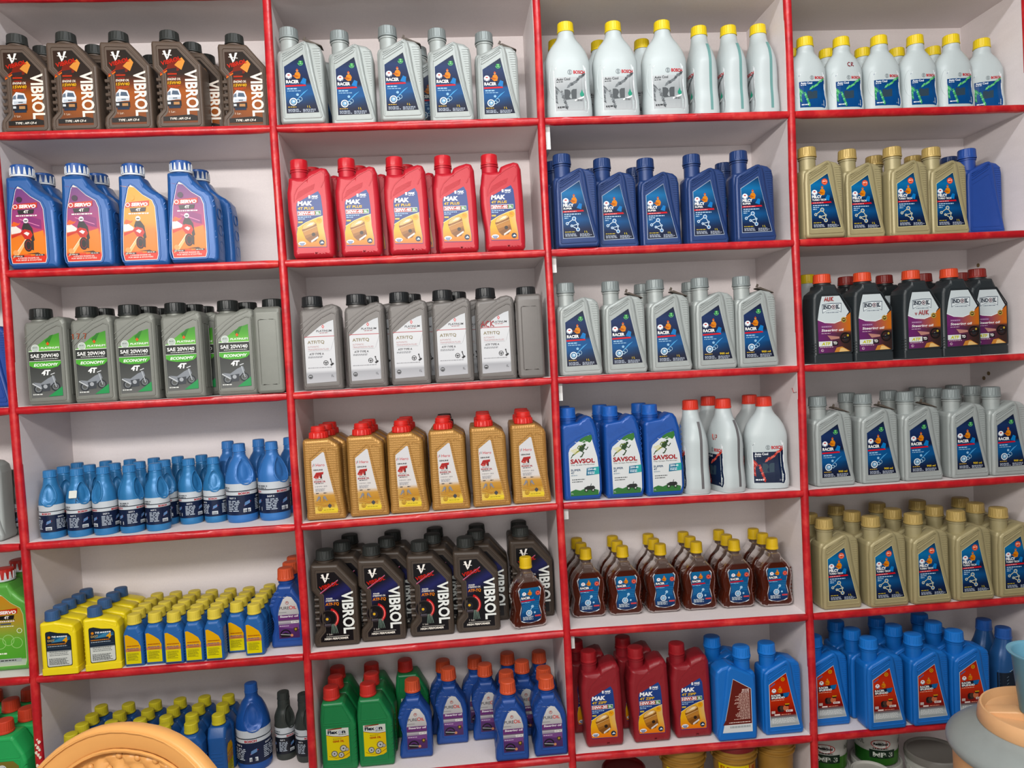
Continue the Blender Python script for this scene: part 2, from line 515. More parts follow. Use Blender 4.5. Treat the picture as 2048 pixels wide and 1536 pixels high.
def label_wheel(W, H, o):
    L = Lab(W, H, 4)
    L.poly(o, '#15130f')
    L.bg(o, lambda x, z: lerp(hexc('#141318'), hexc('#34387a'), max(0, 1 - abs(z - .66 - .25 * (x - .5)) * 7) * .65), 10, 26)
    L.line([(.18, .565), (.6, .70)], .012, '#cf8fb0'); L.line([(.18, .555), (.6, .69)], .008, '#b33a55')
    L.poly([(.24, .765), (.29, .77), (.335, .69), (.315, .675)], '#f2eee8')
    L.poly([(.42, .775), (.37, .775), (.325, .69), (.345, .69)], '#f2eee8')
    L.line([(.23, .735), (.42, .72)], .012, '#f2eee8')
    L.text('VIBROL', .2, .60, .042, '#c9352c', .42, .02, .1, rot=15)
    L.text('POWER', .32, .50, .017, '#eeeae4', .14, .02, .2); L.text('STEERING OIL', .31, .478, .017, '#eeeae4', .28, .02, .2)
    L.text('ATF-TQ', .3, .43, .036, '#e58a2c', .29, .03, .12)
    L.ring(.34, .30, .17, .035, '#141214'); L.ring(.34, .30, .19, .02, '#3c3437')
    L.ring(.34, .30, .24, .05, '#c33b3f', 16, -50, 70); L.ring(.36, .30, .20, .018, '#ef8d84', 12, -40, 60)
    L.ell(.32, .29, .08, '#2d2a2f'); L.ell(.32, .295, .03, '#d9b04a'); L.rect(.26, .225, .4, .245, '#57525a')
    for k in range(5): L.line([(.42 + .02 * k, .24), (.4 + .035 * k, .14)], .008, '#8fa79a')
    L.text('1 Ltr.', .3, .125, .018, '#e4ded6', .13)
    L.text('VIBROL', .66, .575, .12, '#e9ece8', .94, .03, rot=-90)
    L.rect(.28, .107, .78, .111, '#d8d4cc')
    L.text('HIGH PERFORMER', .24, .075, .022, '#f1ece2', .52, .03, .15)
    return L
def k_grip(key, body, capm, lab):
    W, H, D = .105, .222, .06
    mb = MB(); yf = -D / 2
    o = S(W, H, [(.03, 0), (.97, 0), (1, .03), (1, .63), (.60, .862), (.02, .872), (0, .84), (0, .60), (.15, .52), (.15, .20), (.02, .13), (0, .06)])
    mb.slab(fillet(o, .006), yf, D / 2, .006)
    mb.box(-.5 * W + .006, -.012, .14 * H, -.5 * W + .02, .012, .58 * H)
    for k in range(5):
        z = H * (.225 + .068 * k)
        mb.tube([(-.5 * W + .003, 0, z), (-.5 * W + .008, 0, z), (-.5 * W + .017, 0, z)], .0042, 8)
        mb.tube([(-.5 * W + .006, -.022, z), (-.5 * W + .017, -.022, z)], .004, 8)
    rim = fillet(S(W, H, [(.10, .03), (.93, .03), (.93, .615), (.56, .815), (.10, .825), (.10, .62), (.23, .54), (.23, .18), (.10, .11)]), .006)
    mb.bead(rim, yf, .0019)
    cx = (.30 - .5) * W
    neck(mb, cx, .0185, .86 * H, .908 * H)
    b = mb.mesh('body', [body])
    lo = [(.16, .055), (.87, .055), (.87, .595), (.53, .785), (.15, .785), (.15, .63), (.28, .55), (.28, .165), (.16, .10)]
    L = lab(W, H, lo)
    KIND[key] = dict(W=W, H=H, D=D, cx=cx, cr=.021, parts=[part('body', b), part('cap', cap_mesh('cap', .021, .0225, .898 * H, cx, capm)), part('label', L.mesh('label', flat_front(yf)))])
k_grip('brown_truck', plastic('brown_plastic', '#64554a', .45), plastic('charcoal_cap', '#353836', .5), label_truck)
k_grip('brown_wheel', plastic('dark_brown_plastic', '#4d4239', .45), plastic('charcoal_cap', '#353836', .5), label_wheel)

# ---- bottle with a raised sail-shaped front, ribbed right side, neck on the left
LO_SAIL = [(.16, .10), (.87, .105), (.80, .24), (.72, .40), (.65, .55), (.585, .69), (.16, .57)]
def flame_and_logo(L, x, z, s=1.0):
    L.ell(x, z, .068 * s, '#e9eef2'); L.poly([(x - .06 * s, z - .004), (x, z - .03 * s), (x + .06 * s, z - .004), (x + .05 * s, z - .016 * s), (x, z - .042 * s), (x - .05 * s, z - .016 * s)], '#23365e')
    L.rect(x - .025 * s, z + .004 * s, x + .025 * s, z + .016 * s, '#c8463e')
    # standing figure in orange overalls with arms crossed
    fx = x + .19 * s
    L.poly([(fx - .07 * s, z - .012 * s), (fx - .05 * s, z + .028 * s), (fx - .01 * s, z + .04 * s), (fx + .04 * s, z + .036 * s), (fx + .07 * s, z + .01 * s), (fx + .05 * s, z - .026 * s), (fx - .02 * s, z - .03 * s)], '#d98a2b')
    L.poly([(fx - .12 * s, z), (fx - .04 * s, z + .012 * s), (fx + .04 * s, z - .006 * s), (fx - .02 * s, z - .014 * s)], '#b8661f')
    L.ell(fx, z + .052 * s, .026 * s, '#c79468'); L.poly([(fx - .03 * s, z + .056 * s), (fx + .03 * s, z + .056 * s), (fx, z + .074 * s)], '#c8551f')
def label_racer(ml='1 L', eco=True):
    def f(W, H, o):
        L = Lab(W, H, 5)
        L.poly(o, '#20263e')
        g = ramp([(0, '#161b33'), (.12, '#1d2846'), (.3, '#1d5d93'), (.47, '#205d94'), (.52, '#161c33'), (.62, '#1b2a52'), (.8, '#223a66'), (1, '#141c30')])
        L.bg(o, lambda x, z: lerp(g(z), hexc('#151a30'), max(0, x - .35) * (.9 if z < .3 else .25)), 10, 28)
        if eco:
            for k in range(6): L.ell(.50 + .03 * (k % 3), .60 + .018 * (k // 3), .018, ['#4fae5d', '#8ed08e', '#2f7d47'][k % 3])
            L.ring(.52, .605, .06, .014, '#6fbf78', 14, 180, 360)
        flame_and_logo(L, .25, .475)
        L.poly([(.49, .40), (.56, .455), (.63, .44), (.61, .385)], '#1f7fc0')
        L.text('RACER', .185, .40, .034, '#f4f4f2', .28, .04)
        L.poly([(.17, .365), (.62, .372), (.60, .387), (.17, .382)], '#d03b42')
        L.micro(.2, .44, .34, .012, '#a9cbe4'); L.micro(.2, .5, .32, .008, '#9dbfdb')
        for k in range(7): L.line([(.33 + .03 * k, .205 + .012 * k), (.56 + .015 * k, .31 + .004 * k)], .007, '#5ea3d4')
        L.ring(.32, .215, .085, .022, '#dfe9f0'); L.ell(.32, .215, .05, '#8fb6d2'); L.ell(.33, .22, .02, '#dfeaf2')
        L.ring(.43, .222, .04, .012, '#b6d2e4'); L.ring(.47, .24, .05, .009, '#b6d2e4', 12, -120, 120); L.ell(.42, .285, .03, '#9cc2de')
        L.micro(.2, .42, .158, .008, '#c8a54a')
        L.text(ml, .62 if ml == '1 L' else .56, .152, .022, '#e6c84c', .07 if ml == '1 L' else .22, .02)
        L.micro(.2, .48, .135, .007, '#aeb6c4', 3); L.micro(.52, .8, .132, .007, '#aeb6c4', 3)
        return L
    return f
def molecule(L, col, dx=0, dz=0):
    P = [(.26, .25), (.42, .30), (.36, .225), (.5, .24), (.50, .185)]
    P = [(a + dx, b + dz) for a, b in P]
    for a, b in ((0, 1), (2, 4), (1, 3), (2, 3), (3, 4)): L.line([P[a], P[b]], .016, col)
    for i, p in enumerate(P): L.ell(p[0], p[1], (.035, .048, .03, .026, .045)[i], col); L.ell(p[0], p[1], (.02, .03, .014, .012, .028)[i], '#5a86b4')
def label_milcy(sub, molcol, edge, seal=False):
    def f(W, H, o):
        L = Lab(W, H, 6)
        L.poly([(.5 + (x - .5) * 1.035, .39 + (z - .39) * 1.02) for x, z in o], edge)
        g = ramp([(0, '#141d36'), (.15, '#16294f'), (.33, '#1c5f96'), (.45, '#17395f'), (.52, '#17233f'), (.6, '#1a4f80'), (.8, '#2277ab'), (1, '#17345a')])
        L.bg(o, lambda x, z: lerp(g(z), hexc('#121a30'), max(0, x - .4) * .6), 10, 28)
        if seal: L.ell(.505, .60, .075, '#d9573f', n=14); L.ring(.505, .60, .055, .012, '#f0a78d'); L.micro(.46, .56, .6, .01, '#f5d8c8')
        flame_and_logo(L, .25, .485)
        L.poly([(.49, .41), (.56, .46), (.62, .45), (.6, .395)], '#1f7fc0')
        L.text('MILCY', .185, .425, .032, '#f4f4f2', .24, .05)
        L.text(sub, .185, .397, .02, '#f4f4f2', .20 if len(sub) < 7 else .34, .03)
        L.poly([(.17, .365), (.66, .372), (.64, .388), (.17, .382)], '#cf3b41'); L.micro(.2, .5, .372, .006, '#f0c8c8')
        L.micro(.2, .6, .342, .010, '#b9d3e8'); L.micro(.2, .36, .322, .009, '#b9d3e8'); L.micro(.2, .3, .302, .009, '#b9d3e8')
        molecule(L, molcol)
        L.micro(.2, .44, .158, .007, '#d2bc4d')
        L.text('1 L', .65, .150, .02, '#e6d24c', .07, .02)
        L.micro(.2, .5, .138, .007, '#aeb6c4', 3); L.micro(.54, .82, .134, .007, '#aeb6c4', 3)
        return L
    return f
def label_splendid(W, H, o):
    L = Lab(W, H, 7)
    L.poly([(.5 + (x - .5) * 1.035, .39 + (z - .39) * 1.02) for x, z in o], '#cfd6da')
    g = ramp([(0, '#9aa3a6'), (.1, '#c3c9cb'), (.17, '#7b8488'), (.2, '#7d1f1c'), (.26, '#8f2320'), (.5, '#c2402a'), (.8, '#c73a22'), (1, '#a72c1e')])
    L.bg(o, lambda x, z: g(z), 6, 28)
    L.poly([(.18, .555), (.3, .59), (.3, .575), (.18, .54)], '#5e6fa0')
    L.ell(.5, .625, .05, '#d79b3c'); L.ring(.5, .625, .03, .012, '#8a4a1e')
    flame_and_logo(L, .27, .50, .8)
    L.poly([(.18, .40), (.6, .42), (.64, .475), (.18, .46)], '#1d2236'); L.poly([(.5, .42), (.62, .428), (.66, .475), (.5, .468)], '#2d6fa6')
    L.text('RACER', .2, .437, .022, '#f4f4f2', .24, .04); L.text('SPLENDID', .2, .41, .022, '#f4f4f2', .33, .04)
    L.micro(.2, .56, .39, .006, '#eec8b0')
    for k in range(4): L.ell(.40 + .05 * (k % 2), .285 + .018 * (k // 2), .06, ['#2a2022', '#40302e', '#1c1618', '#553b34'][k])
    L.ell(.55, .30, .07, '#c97a5a'); L.ell(.58, .335, .06, '#2c2420', .035); L.rect(.53, .337, .64, .35, '#d5a43c')
    L.rect(.19, .245, .28, .275, '#c9b9b4'); L.rect(.55, .255, .72, .278, '#e7dcd8'); L.micro(.57, .7, .262, .008, '#7d1f1c')
    L.rect(.26, .222, .4, .238, '#ead9d4'); L.micro(.43, .7, .226, .008, '#e8a08a')
    L.micro(.2, .8, .185, .006, '#e8ebea', 6)
    return L
def label_back_red(W, H, o):
    L = Lab(W, H, 8)
    L.poly([(.5 + (x - .5) * 1.035, .39 + (z - .39) * 1.02) for x, z in o], '#d7dadb')
    L.poly([(x, max(z, .185)) for x, z in o], '#6d2b25')
    L.micro(.2, .42, .565, .009, '#e3cfc8', 3)
    L.micro(.2, .6, .52, .007, '#d9b9ae', 22, 1.9, .6)
    L.micro(.2, .78, .205, .009, '#e3cfc8')
    L.micro(.2, .78, .15, .02, '#a9b0b2')
    return L
def k_sail(key, body, capm, lab, back=None, torn=False, bare=False):
    W, H, D = .100, .218, .06
    mb = MB(); yf = -D / 2
    o = S(W, H, [(.03, 0), (.97, 0), (1, .04), (1, .70), (.965, .775), (.86, .815), (.64, .838), (.5, .805), (.44, .765), (.03, .745), (0, .70), (0, .04)])
    mb.slab(fillet(o, .008), yf + .0065, D / 2 - .004, .007)
    for sgn in (1, -1):
        sail = S(W, H, [(.03, .0), (.97, .0), (1, .05), (.95, .17), (.87, .34), (.80, .53), (.745, .74), (.71, .80), (.64, .834), (.56, .826), (.14, .735), (.05, .70), (.03, .6)])
        mb.slab(fillet(sail, .008), yf if sgn > 0 else 0.0, 0.0 if sgn > 0 else D / 2, .0055)
    for k in range(26):
        z = H * (.13 + .025 * k)
        xl = (.95 - .5 - (k / 26) * .24) * W + .004; xr = min(W / 2 - .006, xl + .05)
        if xr - xl > .004: mb.box(xl + .003, yf + .0055, z, xr, yf + .012, z + .0016)
    for q in ([(.14, .625), (.58, .745), (.59, .775), (.14, .655)], [(.14, .675), (.60, .795), (.605, .815), (.14, .695)]):
        mb.bead(fillet(S(W, H, q), .002, 2), yf, .0017)
    mb.bead(fillet(S(W, H, [(.10, .05), (.93, .055), (.84, .25), (.76, .42), (.69, .58), (.64, .79), (.60, .795), (.12, .69)]), .004), yf, .0017)
    cx = (.245 - .5) * W
    neck(mb, cx, .0188, .70 * H, .895 * H)
    if bare: mb.bead(fillet(S(W, H, [(.14, .09), (.88, .095), (.72, .42), (.6, .69), (.14, .57)]), .003), yf, .0009)
    b = mb.mesh('body', [body])
    ps = [part('body', b), part('cap', cap_mesh('cap', .0212, .0245, .888 * H, cx, capm, 20))]
    if lab: ps.append(part('label', lab(W, H, LO_SAIL).mesh('label', flat_front(yf))))
    if back: ps.append(part('back_label', back(W, H, [(x, z) for x, z in LO_SAIL]).mesh('back_label', lambda x, z, l: (x, D / 2 + l, z) if False else (x, D / 2 + l, z))))
    if torn:
        t = MB()
        t.slab(S(W, H, [(.60, .856), (.95, .808), (.99, .80), (.97, .812), (.66, .872), (.61, .868)]), -.014, .014, .0004, 1)
        t.slab(S(W, H, [(.56, .872), (.62, .87), (.64, .90), (.60, .91)]), -.010, -.008, .0003, 1)
        ps.append(part('torn_seal', t.mesh('torn_seal', [plastic('torn_foil', '#5b5148', .6)])))
    KIND[key] = dict(W=W, H=H, D=D, cx=cx, cr=.0212, parts=ps)
SILV = plastic('silver_plastic', '#abb1af', .36, .15, .1); SILC = plastic('silver_cap', '#8e9696', .4, .15)
NAVY = plastic('navy_plastic', '#2b4579', .36, .08); NAVC = plastic('navy_cap', '#284478', .35, .08)
CHAM = plastic('champagne_plastic', '#aea37d', .38, .18); CHAC = plastic('champagne_cap', '#c4aa6a', .36, .2)
SKY = plastic('bright_blue_plastic', '#1b74c4', .35, .05); SKYC = plastic('bright_blue_cap', '#2380d4', .32)
k_sail('silver', SILV, SILC, label_racer())
k_sail('silver_torn', SILV, SILC, label_racer(), torn=True)
k_sail('silver_900', SILV, SILC, label_racer('900 ml'))
k_sail('silver_900_torn', SILV, SILC, label_racer('900 ml'), torn=True)
k_sail('navy', NAVY, NAVC, label_milcy('SUPER', '#cfdde8', '#aeb9c8'))
k_sail('champagne', CHAM, CHAC, label_milcy('TURBO TECH', '#d9d3b4', '#d8d0a0', True))
k_sail('bare_blue', plastic('plain_blue_plastic', '#2a4f9c', .42), plastic('plain_blue_cap', '#2c56a4', .4), None, bare=True)
k_sail('sky', SKY, SKYC, label_splendid, back=label_back_red)

# ---- rounded white coolant bottles
def label_coolant(bgc, band, splash, splash2, drop, big):
    def f(W, H, o):
        L = Lab(W, H, 9)
        x0, x1 = .16, .88
        L.poly([(x0, .06), (x1 - .04, .05), (x1, .09), (x1 + .005, .15), (x1 - .03, .22), (x1 - .03, .46), (x1 - .08, .485), (x0 + .06, .47), (x0, .44)], '#e6eaec')
        L.poly([(x0 + .03, .455), (x1 - .07, .475), (x1 - .05, .462), (x0 + .01, .44)], band)
        g = ramp([(0, bgc[0]), (.5, bgc[1]), (1, bgc[2])])
        L.bg([(x0 + .015, .07), (x1 - .05, .06), (x1 - .015, .095), (x1 - .012, .15), (x1 - .045, .22), (x1 - .045, .395), (x0 + .015, .375)], lambda x, z: g(z), 6, 14)
        L.ring(.5, .42, .05, .012, '#8d9598'); L.rect(.485, .405, .515, .435, '#8d9598')
        L.text('BOSCH', .575, .403, .032, '#c22f38', .25, .04)
        tc = '#f1f4f6' if not big else '#3c3f42'
        L.text('Auto Cool', x0 + .05, .345, .024, tc, .29, .03)
        L.micro(x0 + .05, x0 + .2, .33, .007, tc)
        rr = L.rnd
        L.poly([(.36, .165), (.62, .175), (.63, .265), (.37, .262)], '#55595c' if big else '#3b4e5c')
        for k in range(9):
            t = k / 8; z = .30 - .14 * t
            L.poly([(x0 + .02, z), (x0 + .02, z - .014), (.30 + .12 * t, z - .07 - .02 * rr.random()), (.34 + .1 * t, z - .055)], [splash, splash2, splash][k % 3])
        for k in range(9):
            a = .42 + .04 * k; z = .265 + .012 * k + .02 * rr.random()
            L.poly([(a, z), (a + .03, z + .03), (a + .10, z + .035), (a + .06, z + .008)], [splash2, splash2, splash][k % 3])
        if drop: L.ell(.74, .215, .045, drop); L.poly([(.71, .225), (.77, .225), (.74, .26)], drop)
        if big: L.poly([(.58, .165), (.78, .2), (.78, .185), (.58, .15)], '#eceeee'); L.micro(.62, .76, .165, .006, '#6b6f72', 2)
        L.micro(x0 + .05, x0 + .26, .095, .012, tc, 1); L.text('1 L', .74 if not big else x0 + .07, .088, .016, tc, .06)
        return L
    return f
def k_cool(key, W, H, D, capm, lab, stripe):
    hx, hy = W / 2, D / 2
    keys = [(0, 0, 0, hx * .95, hy * .92, 3.4), (.012 * H / .2, 0, 0, hx, hy, 3.4), (.14 * H, 0, 0, hx * 1.0, hy, 3.2), (.30 * H, 0, 0, hx * .95, hy * .97, 3.0), (.42 * H, 0, 0, hx * .965, hy * .98, 2.9),
            (.56 * H, 0, 0, hx * .99, hy * .94, 2.7), (.66 * H, 0, 0, hx * .90, hy * .84, 2.4), (.75 * H, 0, 0, hx * .70, hy * .70, 2.2), (.82 * H, 0, 0, hx * .46, hy * .60, 2.05), (.865 * H, 0, 0, .0195, .0195, 2.0), (.91 * H, 0, 0, .0178, .0178, 2.0)]
    rows = spline(keys, 46)
    mb = MB(); mb.loft(rows, 40)
    fw = wrap(rows)
    # pressed panel outline on the left of the front
    arc = [(-.36 + .08 * math.cos(a), .36 + .17 * math.sin(a)) for a in [PI * .5 + PI * k / 14 for k in range(15)]]
    mb.tube([fw(x * W, z * H, -.0004) for x, z in arc], .0009, 5)
    ps = [part('body', mb.mesh('body', [WHITEP], 45)), part('cap', cap_mesh('cap', .0192, .0235, .896 * H, 0, capm, 22, .0005)),
          part('label', lab(W, H, None).mesh('label', lambda x, z, l: fw(x * 1.03, z * 1.10 - .002, l)))]
    sb = MB()   # level window running up the side
    prev = None
    for z, cx, cy, ax, ay, pw in rows[3:40]:
        rg = sb.ring([(ax + .0005, -.0125 if stripe else 0, z), (ax + .0005, -.009, z)] if False else [(ax * .992 + .0006, y, z) for y in (.0035, .0098)])
        if prev: sb.face((prev[0], prev[1], rg[1], rg[0]))
        prev = rg
    ps.append(part('level_stripe', sb.mesh('level_stripe', [plastic('stripe_' + stripe, stripe, .4)])))
    KIND[key] = dict(W=W, H=H, D=D, cx=0, cr=.0192, parts=ps)
WHITEP = plastic('white_plastic', '#b0b9ba', .38, 0, .06, var=.02)
YCAP = plastic('yellow_cap', '#e8cc1e', .42)
k_cool('coolant_grey', .106, .226, .068, YCAP, label_coolant(('#b9bdbf', '#9ea3a5', '#c3c6c8'), '#b8bdbf', '#5b5f62', '#7b8083', '#3f9c83', True), '#6f9c99')
k_cool('coolant_blue', .0905, .180, .060, YCAP, label_coolant(('#1d4f86', '#21578e', '#1b4a7e'), '#1b4a80', '#4ea36b', '#79c68c', None, False), '#6f9c99')
k_cool('coolant_red', .104, .222, .068, plastic('scarlet_cap', '#d8402c', .42), label_coolant(('#1a2742', '#1c2d4c', '#182440'), '#1b2847', '#b6423c', '#d8746a', None, False), '#6c6a6c')

# ---- blue bottle with a pointed leaf label and white-ribbed cap
def label_rider(top):
    def f(W, H, o):
        L = Lab(W, H, 11)
        L.poly([(.4 + (x - .4) * 1.03, .42 + (z - .42) * 1.015) for x, z in o], '#e2d8d0' if top != 'g' else '#c9d9a8')
        if top == 'p': g = ramp([(0, '#d83c28'), (.09, '#d83c28'), (.095, '#e58a3a'), (.35, '#e0813a'), (.42, '#b9436a'), (.55, '#a6407a'), (.75, '#8d3f7c'), (1, '#6c3f80')])
        elif top == 'y': g = ramp([(0, '#d83c28'), (.09, '#d83c28'), (.095, '#e58a3a'), (.35, '#e0813a'), (.5, '#eb9a35'), (1, '#efa62c')])
        else: g = ramp([(0, '#b9c6b4'), (.08, '#b9c6b4'), (.09, '#5fa744'), (.35, '#6cb04a'), (.6, '#b29b45'), (1, '#c9903f')])
        L.bg(o, lambda x, z: g(z), 6, 24)
        if top != 'g':
            L.poly([(.1, .33), (.1, .40), (.2, .405), (.3, .37), (.3, .345)], '#e3dcd6'); L.poly([(.1, .32), (.32, .345), (.34, .335), (.1, .29)], '#c9402f')
            L.poly([(.09, .10), (.2, .12), (.5, .33), (.44, .33)], '#f2c08a'); L.line([(.12, .12), (.44, .32)], .01, '#f6e6d4')
            L.poly([(.45, .12), (.73, .13), (.73, .36), (.5, .33)], '#e8862c')
            L.poly([(.11, .415), (.16, .45), (.25, .43), (.3, .44), (.26, .415), (.16, .40)], '#e0682c')
            if top == 'p': L.poly([(.3, .44), (.6, .38), (.7, .37), (.7, .46), (.45, .50)], '#8a2f74'); L.line([(.28, .47), (.66, .40)], .014, '#d98ab0')
            # rider and motorcycle
            L.ell(.40, .455, .05, '#dfe0e0'); L.rect(.37, .447, .43, .458, '#2b2730')
            L.poly([(.31, .38), (.35, .43), (.45, .43), (.52, .38), (.55, .27), (.5, .24), (.46, .33), (.34, .36)], '#2c2628')
            L.poly([(.28, .345), (.36, .375), (.48, .36), (.52, .32), (.46, .27), (.36, .28)], '#c4332b')
            L.poly([(.34, .335), (.4, .35), (.46, .335), (.42, .31)], '#e8e0de')
            L.ell(.42, .22, .085, '#241f20', .13); L.ring(.42, .22, .06, .015, '#8a2b26', 18, 0, 360, .10); L.poly([(.46, .27), (.53, .25), (.52, .17), (.47, .18)], '#3a2c2a')
            L.poly([(.38, .14), (.66, .13), (.6, .15)], '#5a3a26')
            L.ell(.16, .155, .05, '#e9a56c')
            L.rect(.10, .112, .32, .128, '#2a2422'); L.rect(.54, .118, .72, .134, '#2a2422'); L.micro(.11, .31, .116, .006, '#e8ddd6'); L.micro(.55, .71, .122, .006, '#e8ddd6')
            L.text('4 STROKE ENGINE OIL', .2, .093, .014, '#f5dcd4', .42, .02); L.text('FOR BIKES & SCOOTERS', .16, .073, .014, '#f5dcd4', .5, .02)
            L.ell(.3, .655, .06, '#3a2440' if top == 'p' else '#e9a33a')
        else:
            L.text('4T GREEN', .2, .50, .02, '#3c4a28', .38, .03); L.rect(.28, .465, .5, .482, '#59606a'); L.micro(.15, .6, .445, .008, '#e6efd6')
            for k in range(3): L.ring(.25 + .17 * k, .28 + .03 * (k % 2), .12, .012, '#a9d488')
            L.ell(.2, .40, .06, '#b9483e'); L.ring(.66, .40, .055, .012, '#e6efd6')
            L.micro(.12, .4, .17, .016, '#e6efd6'); L.rect(.1, .09, .66, .125, '#aab2ae'); L.micro(.2, .58, .102, .01, '#2c322f')
        L.poly([(.16, .56), (.64, .575), (.65, .625), (.17, .61)], '#c8402f')
        L.ring(.215, .588, .045, .014, '#f0e6e0'); L.text('SERVO', .285, .572, .034, '#f6f1ec', .33, .05, .15)
        L.poly([(.27, .515), (.56, .52), (.58, .56), (.25, .555)], '#242022'); L.text('4T', .37, .524, .028, '#f2ece6', .1, .03)
        L.micro(.22, .66, .495, .012, '#f3e4e2')
        return L
    return f
def k_leaf(key, body, capm, ribm, top):
    W, H, D = .106, .228, .058
    mb = MB(); yf = -D / 2
    o = S(W, H, [(.06, 0), (.95, 0), (.99, .03), (1, .12), (.985, .55), (.95, .64), (.86, .69), (.70, .735), (.56, .80), (.47, .875), (.04, .875), (.03, .72), (.0, .50), (0, .12), (.02, .03)])
    mb.slab(fillet(o, .005), yf, D / 2, .009, 4)
    lo = [(.09, .055), (.73, .055), (.76, .10), (.765, .30), (.75, .56), (.70, .625), (.52, .68), (.36, .755), (.29, .775), (.24, .74), (.14, .55), (.085, .3), (.065, .12)]
    mb.bead(fillet(S(W, H, [(.42 + (x - .42) * 1.13, .41 + (z - .41) * 1.05) for x, z in lo]), .006), yf + .0005, .0018)
    for k in range(2):
        mb.bead(S(W, H, [(.9, .22 + .3 * k), (.97, .24 + .3 * k), (.9, .26 + .3 * k), (.96, .3 + .3 * k)]), yf + .003, .0018, False)
    # oval hollows on the right flank
    for k in range(3): mb.tube([(W / 2 * .985, y, H * (.16 + .16 * k) + .012 * math.sin(a)) for y, a in [(.016 * math.cos(2 * PI * j / 12), 2 * PI * j / 12) for j in range(12)]], .0012, 5, 0, True)
    cx = (.255 - .5) * W
    neck(mb, cx, .020, .86 * H, .897 * H, False)
    rib = MB(); r = .0232; z0 = .905 * H; n = 14
    for k in range(n):
        a = 2 * PI * k / n; c, s = math.cos(a), math.sin(a)
        q = [(r + .0010, -.0030, z0), (r + .0010, .0030, z0), (r + .0006, .0011, z0 + .016), (r + .0006, -.0011, z0 + .016), (r - .001, -.0030, z0), (r - .001, .0030, z0), (r - .001, .0011, z0 + .016), (r - .001, -.0011, z0 + .016)]
        g = rib.ring([(cx + x * c - y * s, x * s + y * c, z) for x, y, z in q])
        for f in ((0, 1, 2, 3), (0, 3, 7, 4), (1, 5, 6, 2), (3, 2, 6, 7)): rib.face([g[i] for i in f])
    rg = MB(); rg.lathe([(r * .95, .886 * H), (r * 1.03, .888 * H), (r * 1.03, .903 * H), (r * .95, .905 * H)], cx, 0, 32)
    cap = part('cap', cap_mesh('cap', r, .0235, z0 - .001, cx, capm, 14, .0008, False, .97), [part('cap_rib', rib.mesh('cap_rib', [ribm])), part('seal_ring', rg.mesh('seal_ring', [ribm]))])
    KIND[key] = dict(W=W, H=H, D=D, cx=cx, cr=r, parts=[part('body', mb.mesh('body', [body])), cap, part('label', label_rider(top)(W, H, lo).mesh('label', flat_front(yf)))])
SBL = plastic('servo_blue', '#275f9f', .33, .1); RIBW = plastic('cap_white', '#dde1e4', .4)
SBC = plastic('blue_cap', '#2a5a9e', .4)
k_leaf('rider_purple', SBL, SBC, RIBW, 'p')
k_leaf('rider_orange', SBL, SBC, RIBW, 'y')
k_leaf('green_leaf', plastic('leaf_green', '#63ac4a', .35, .05), plastic('red_cap_leaf', '#c23028', .42), RIBW, 'g')

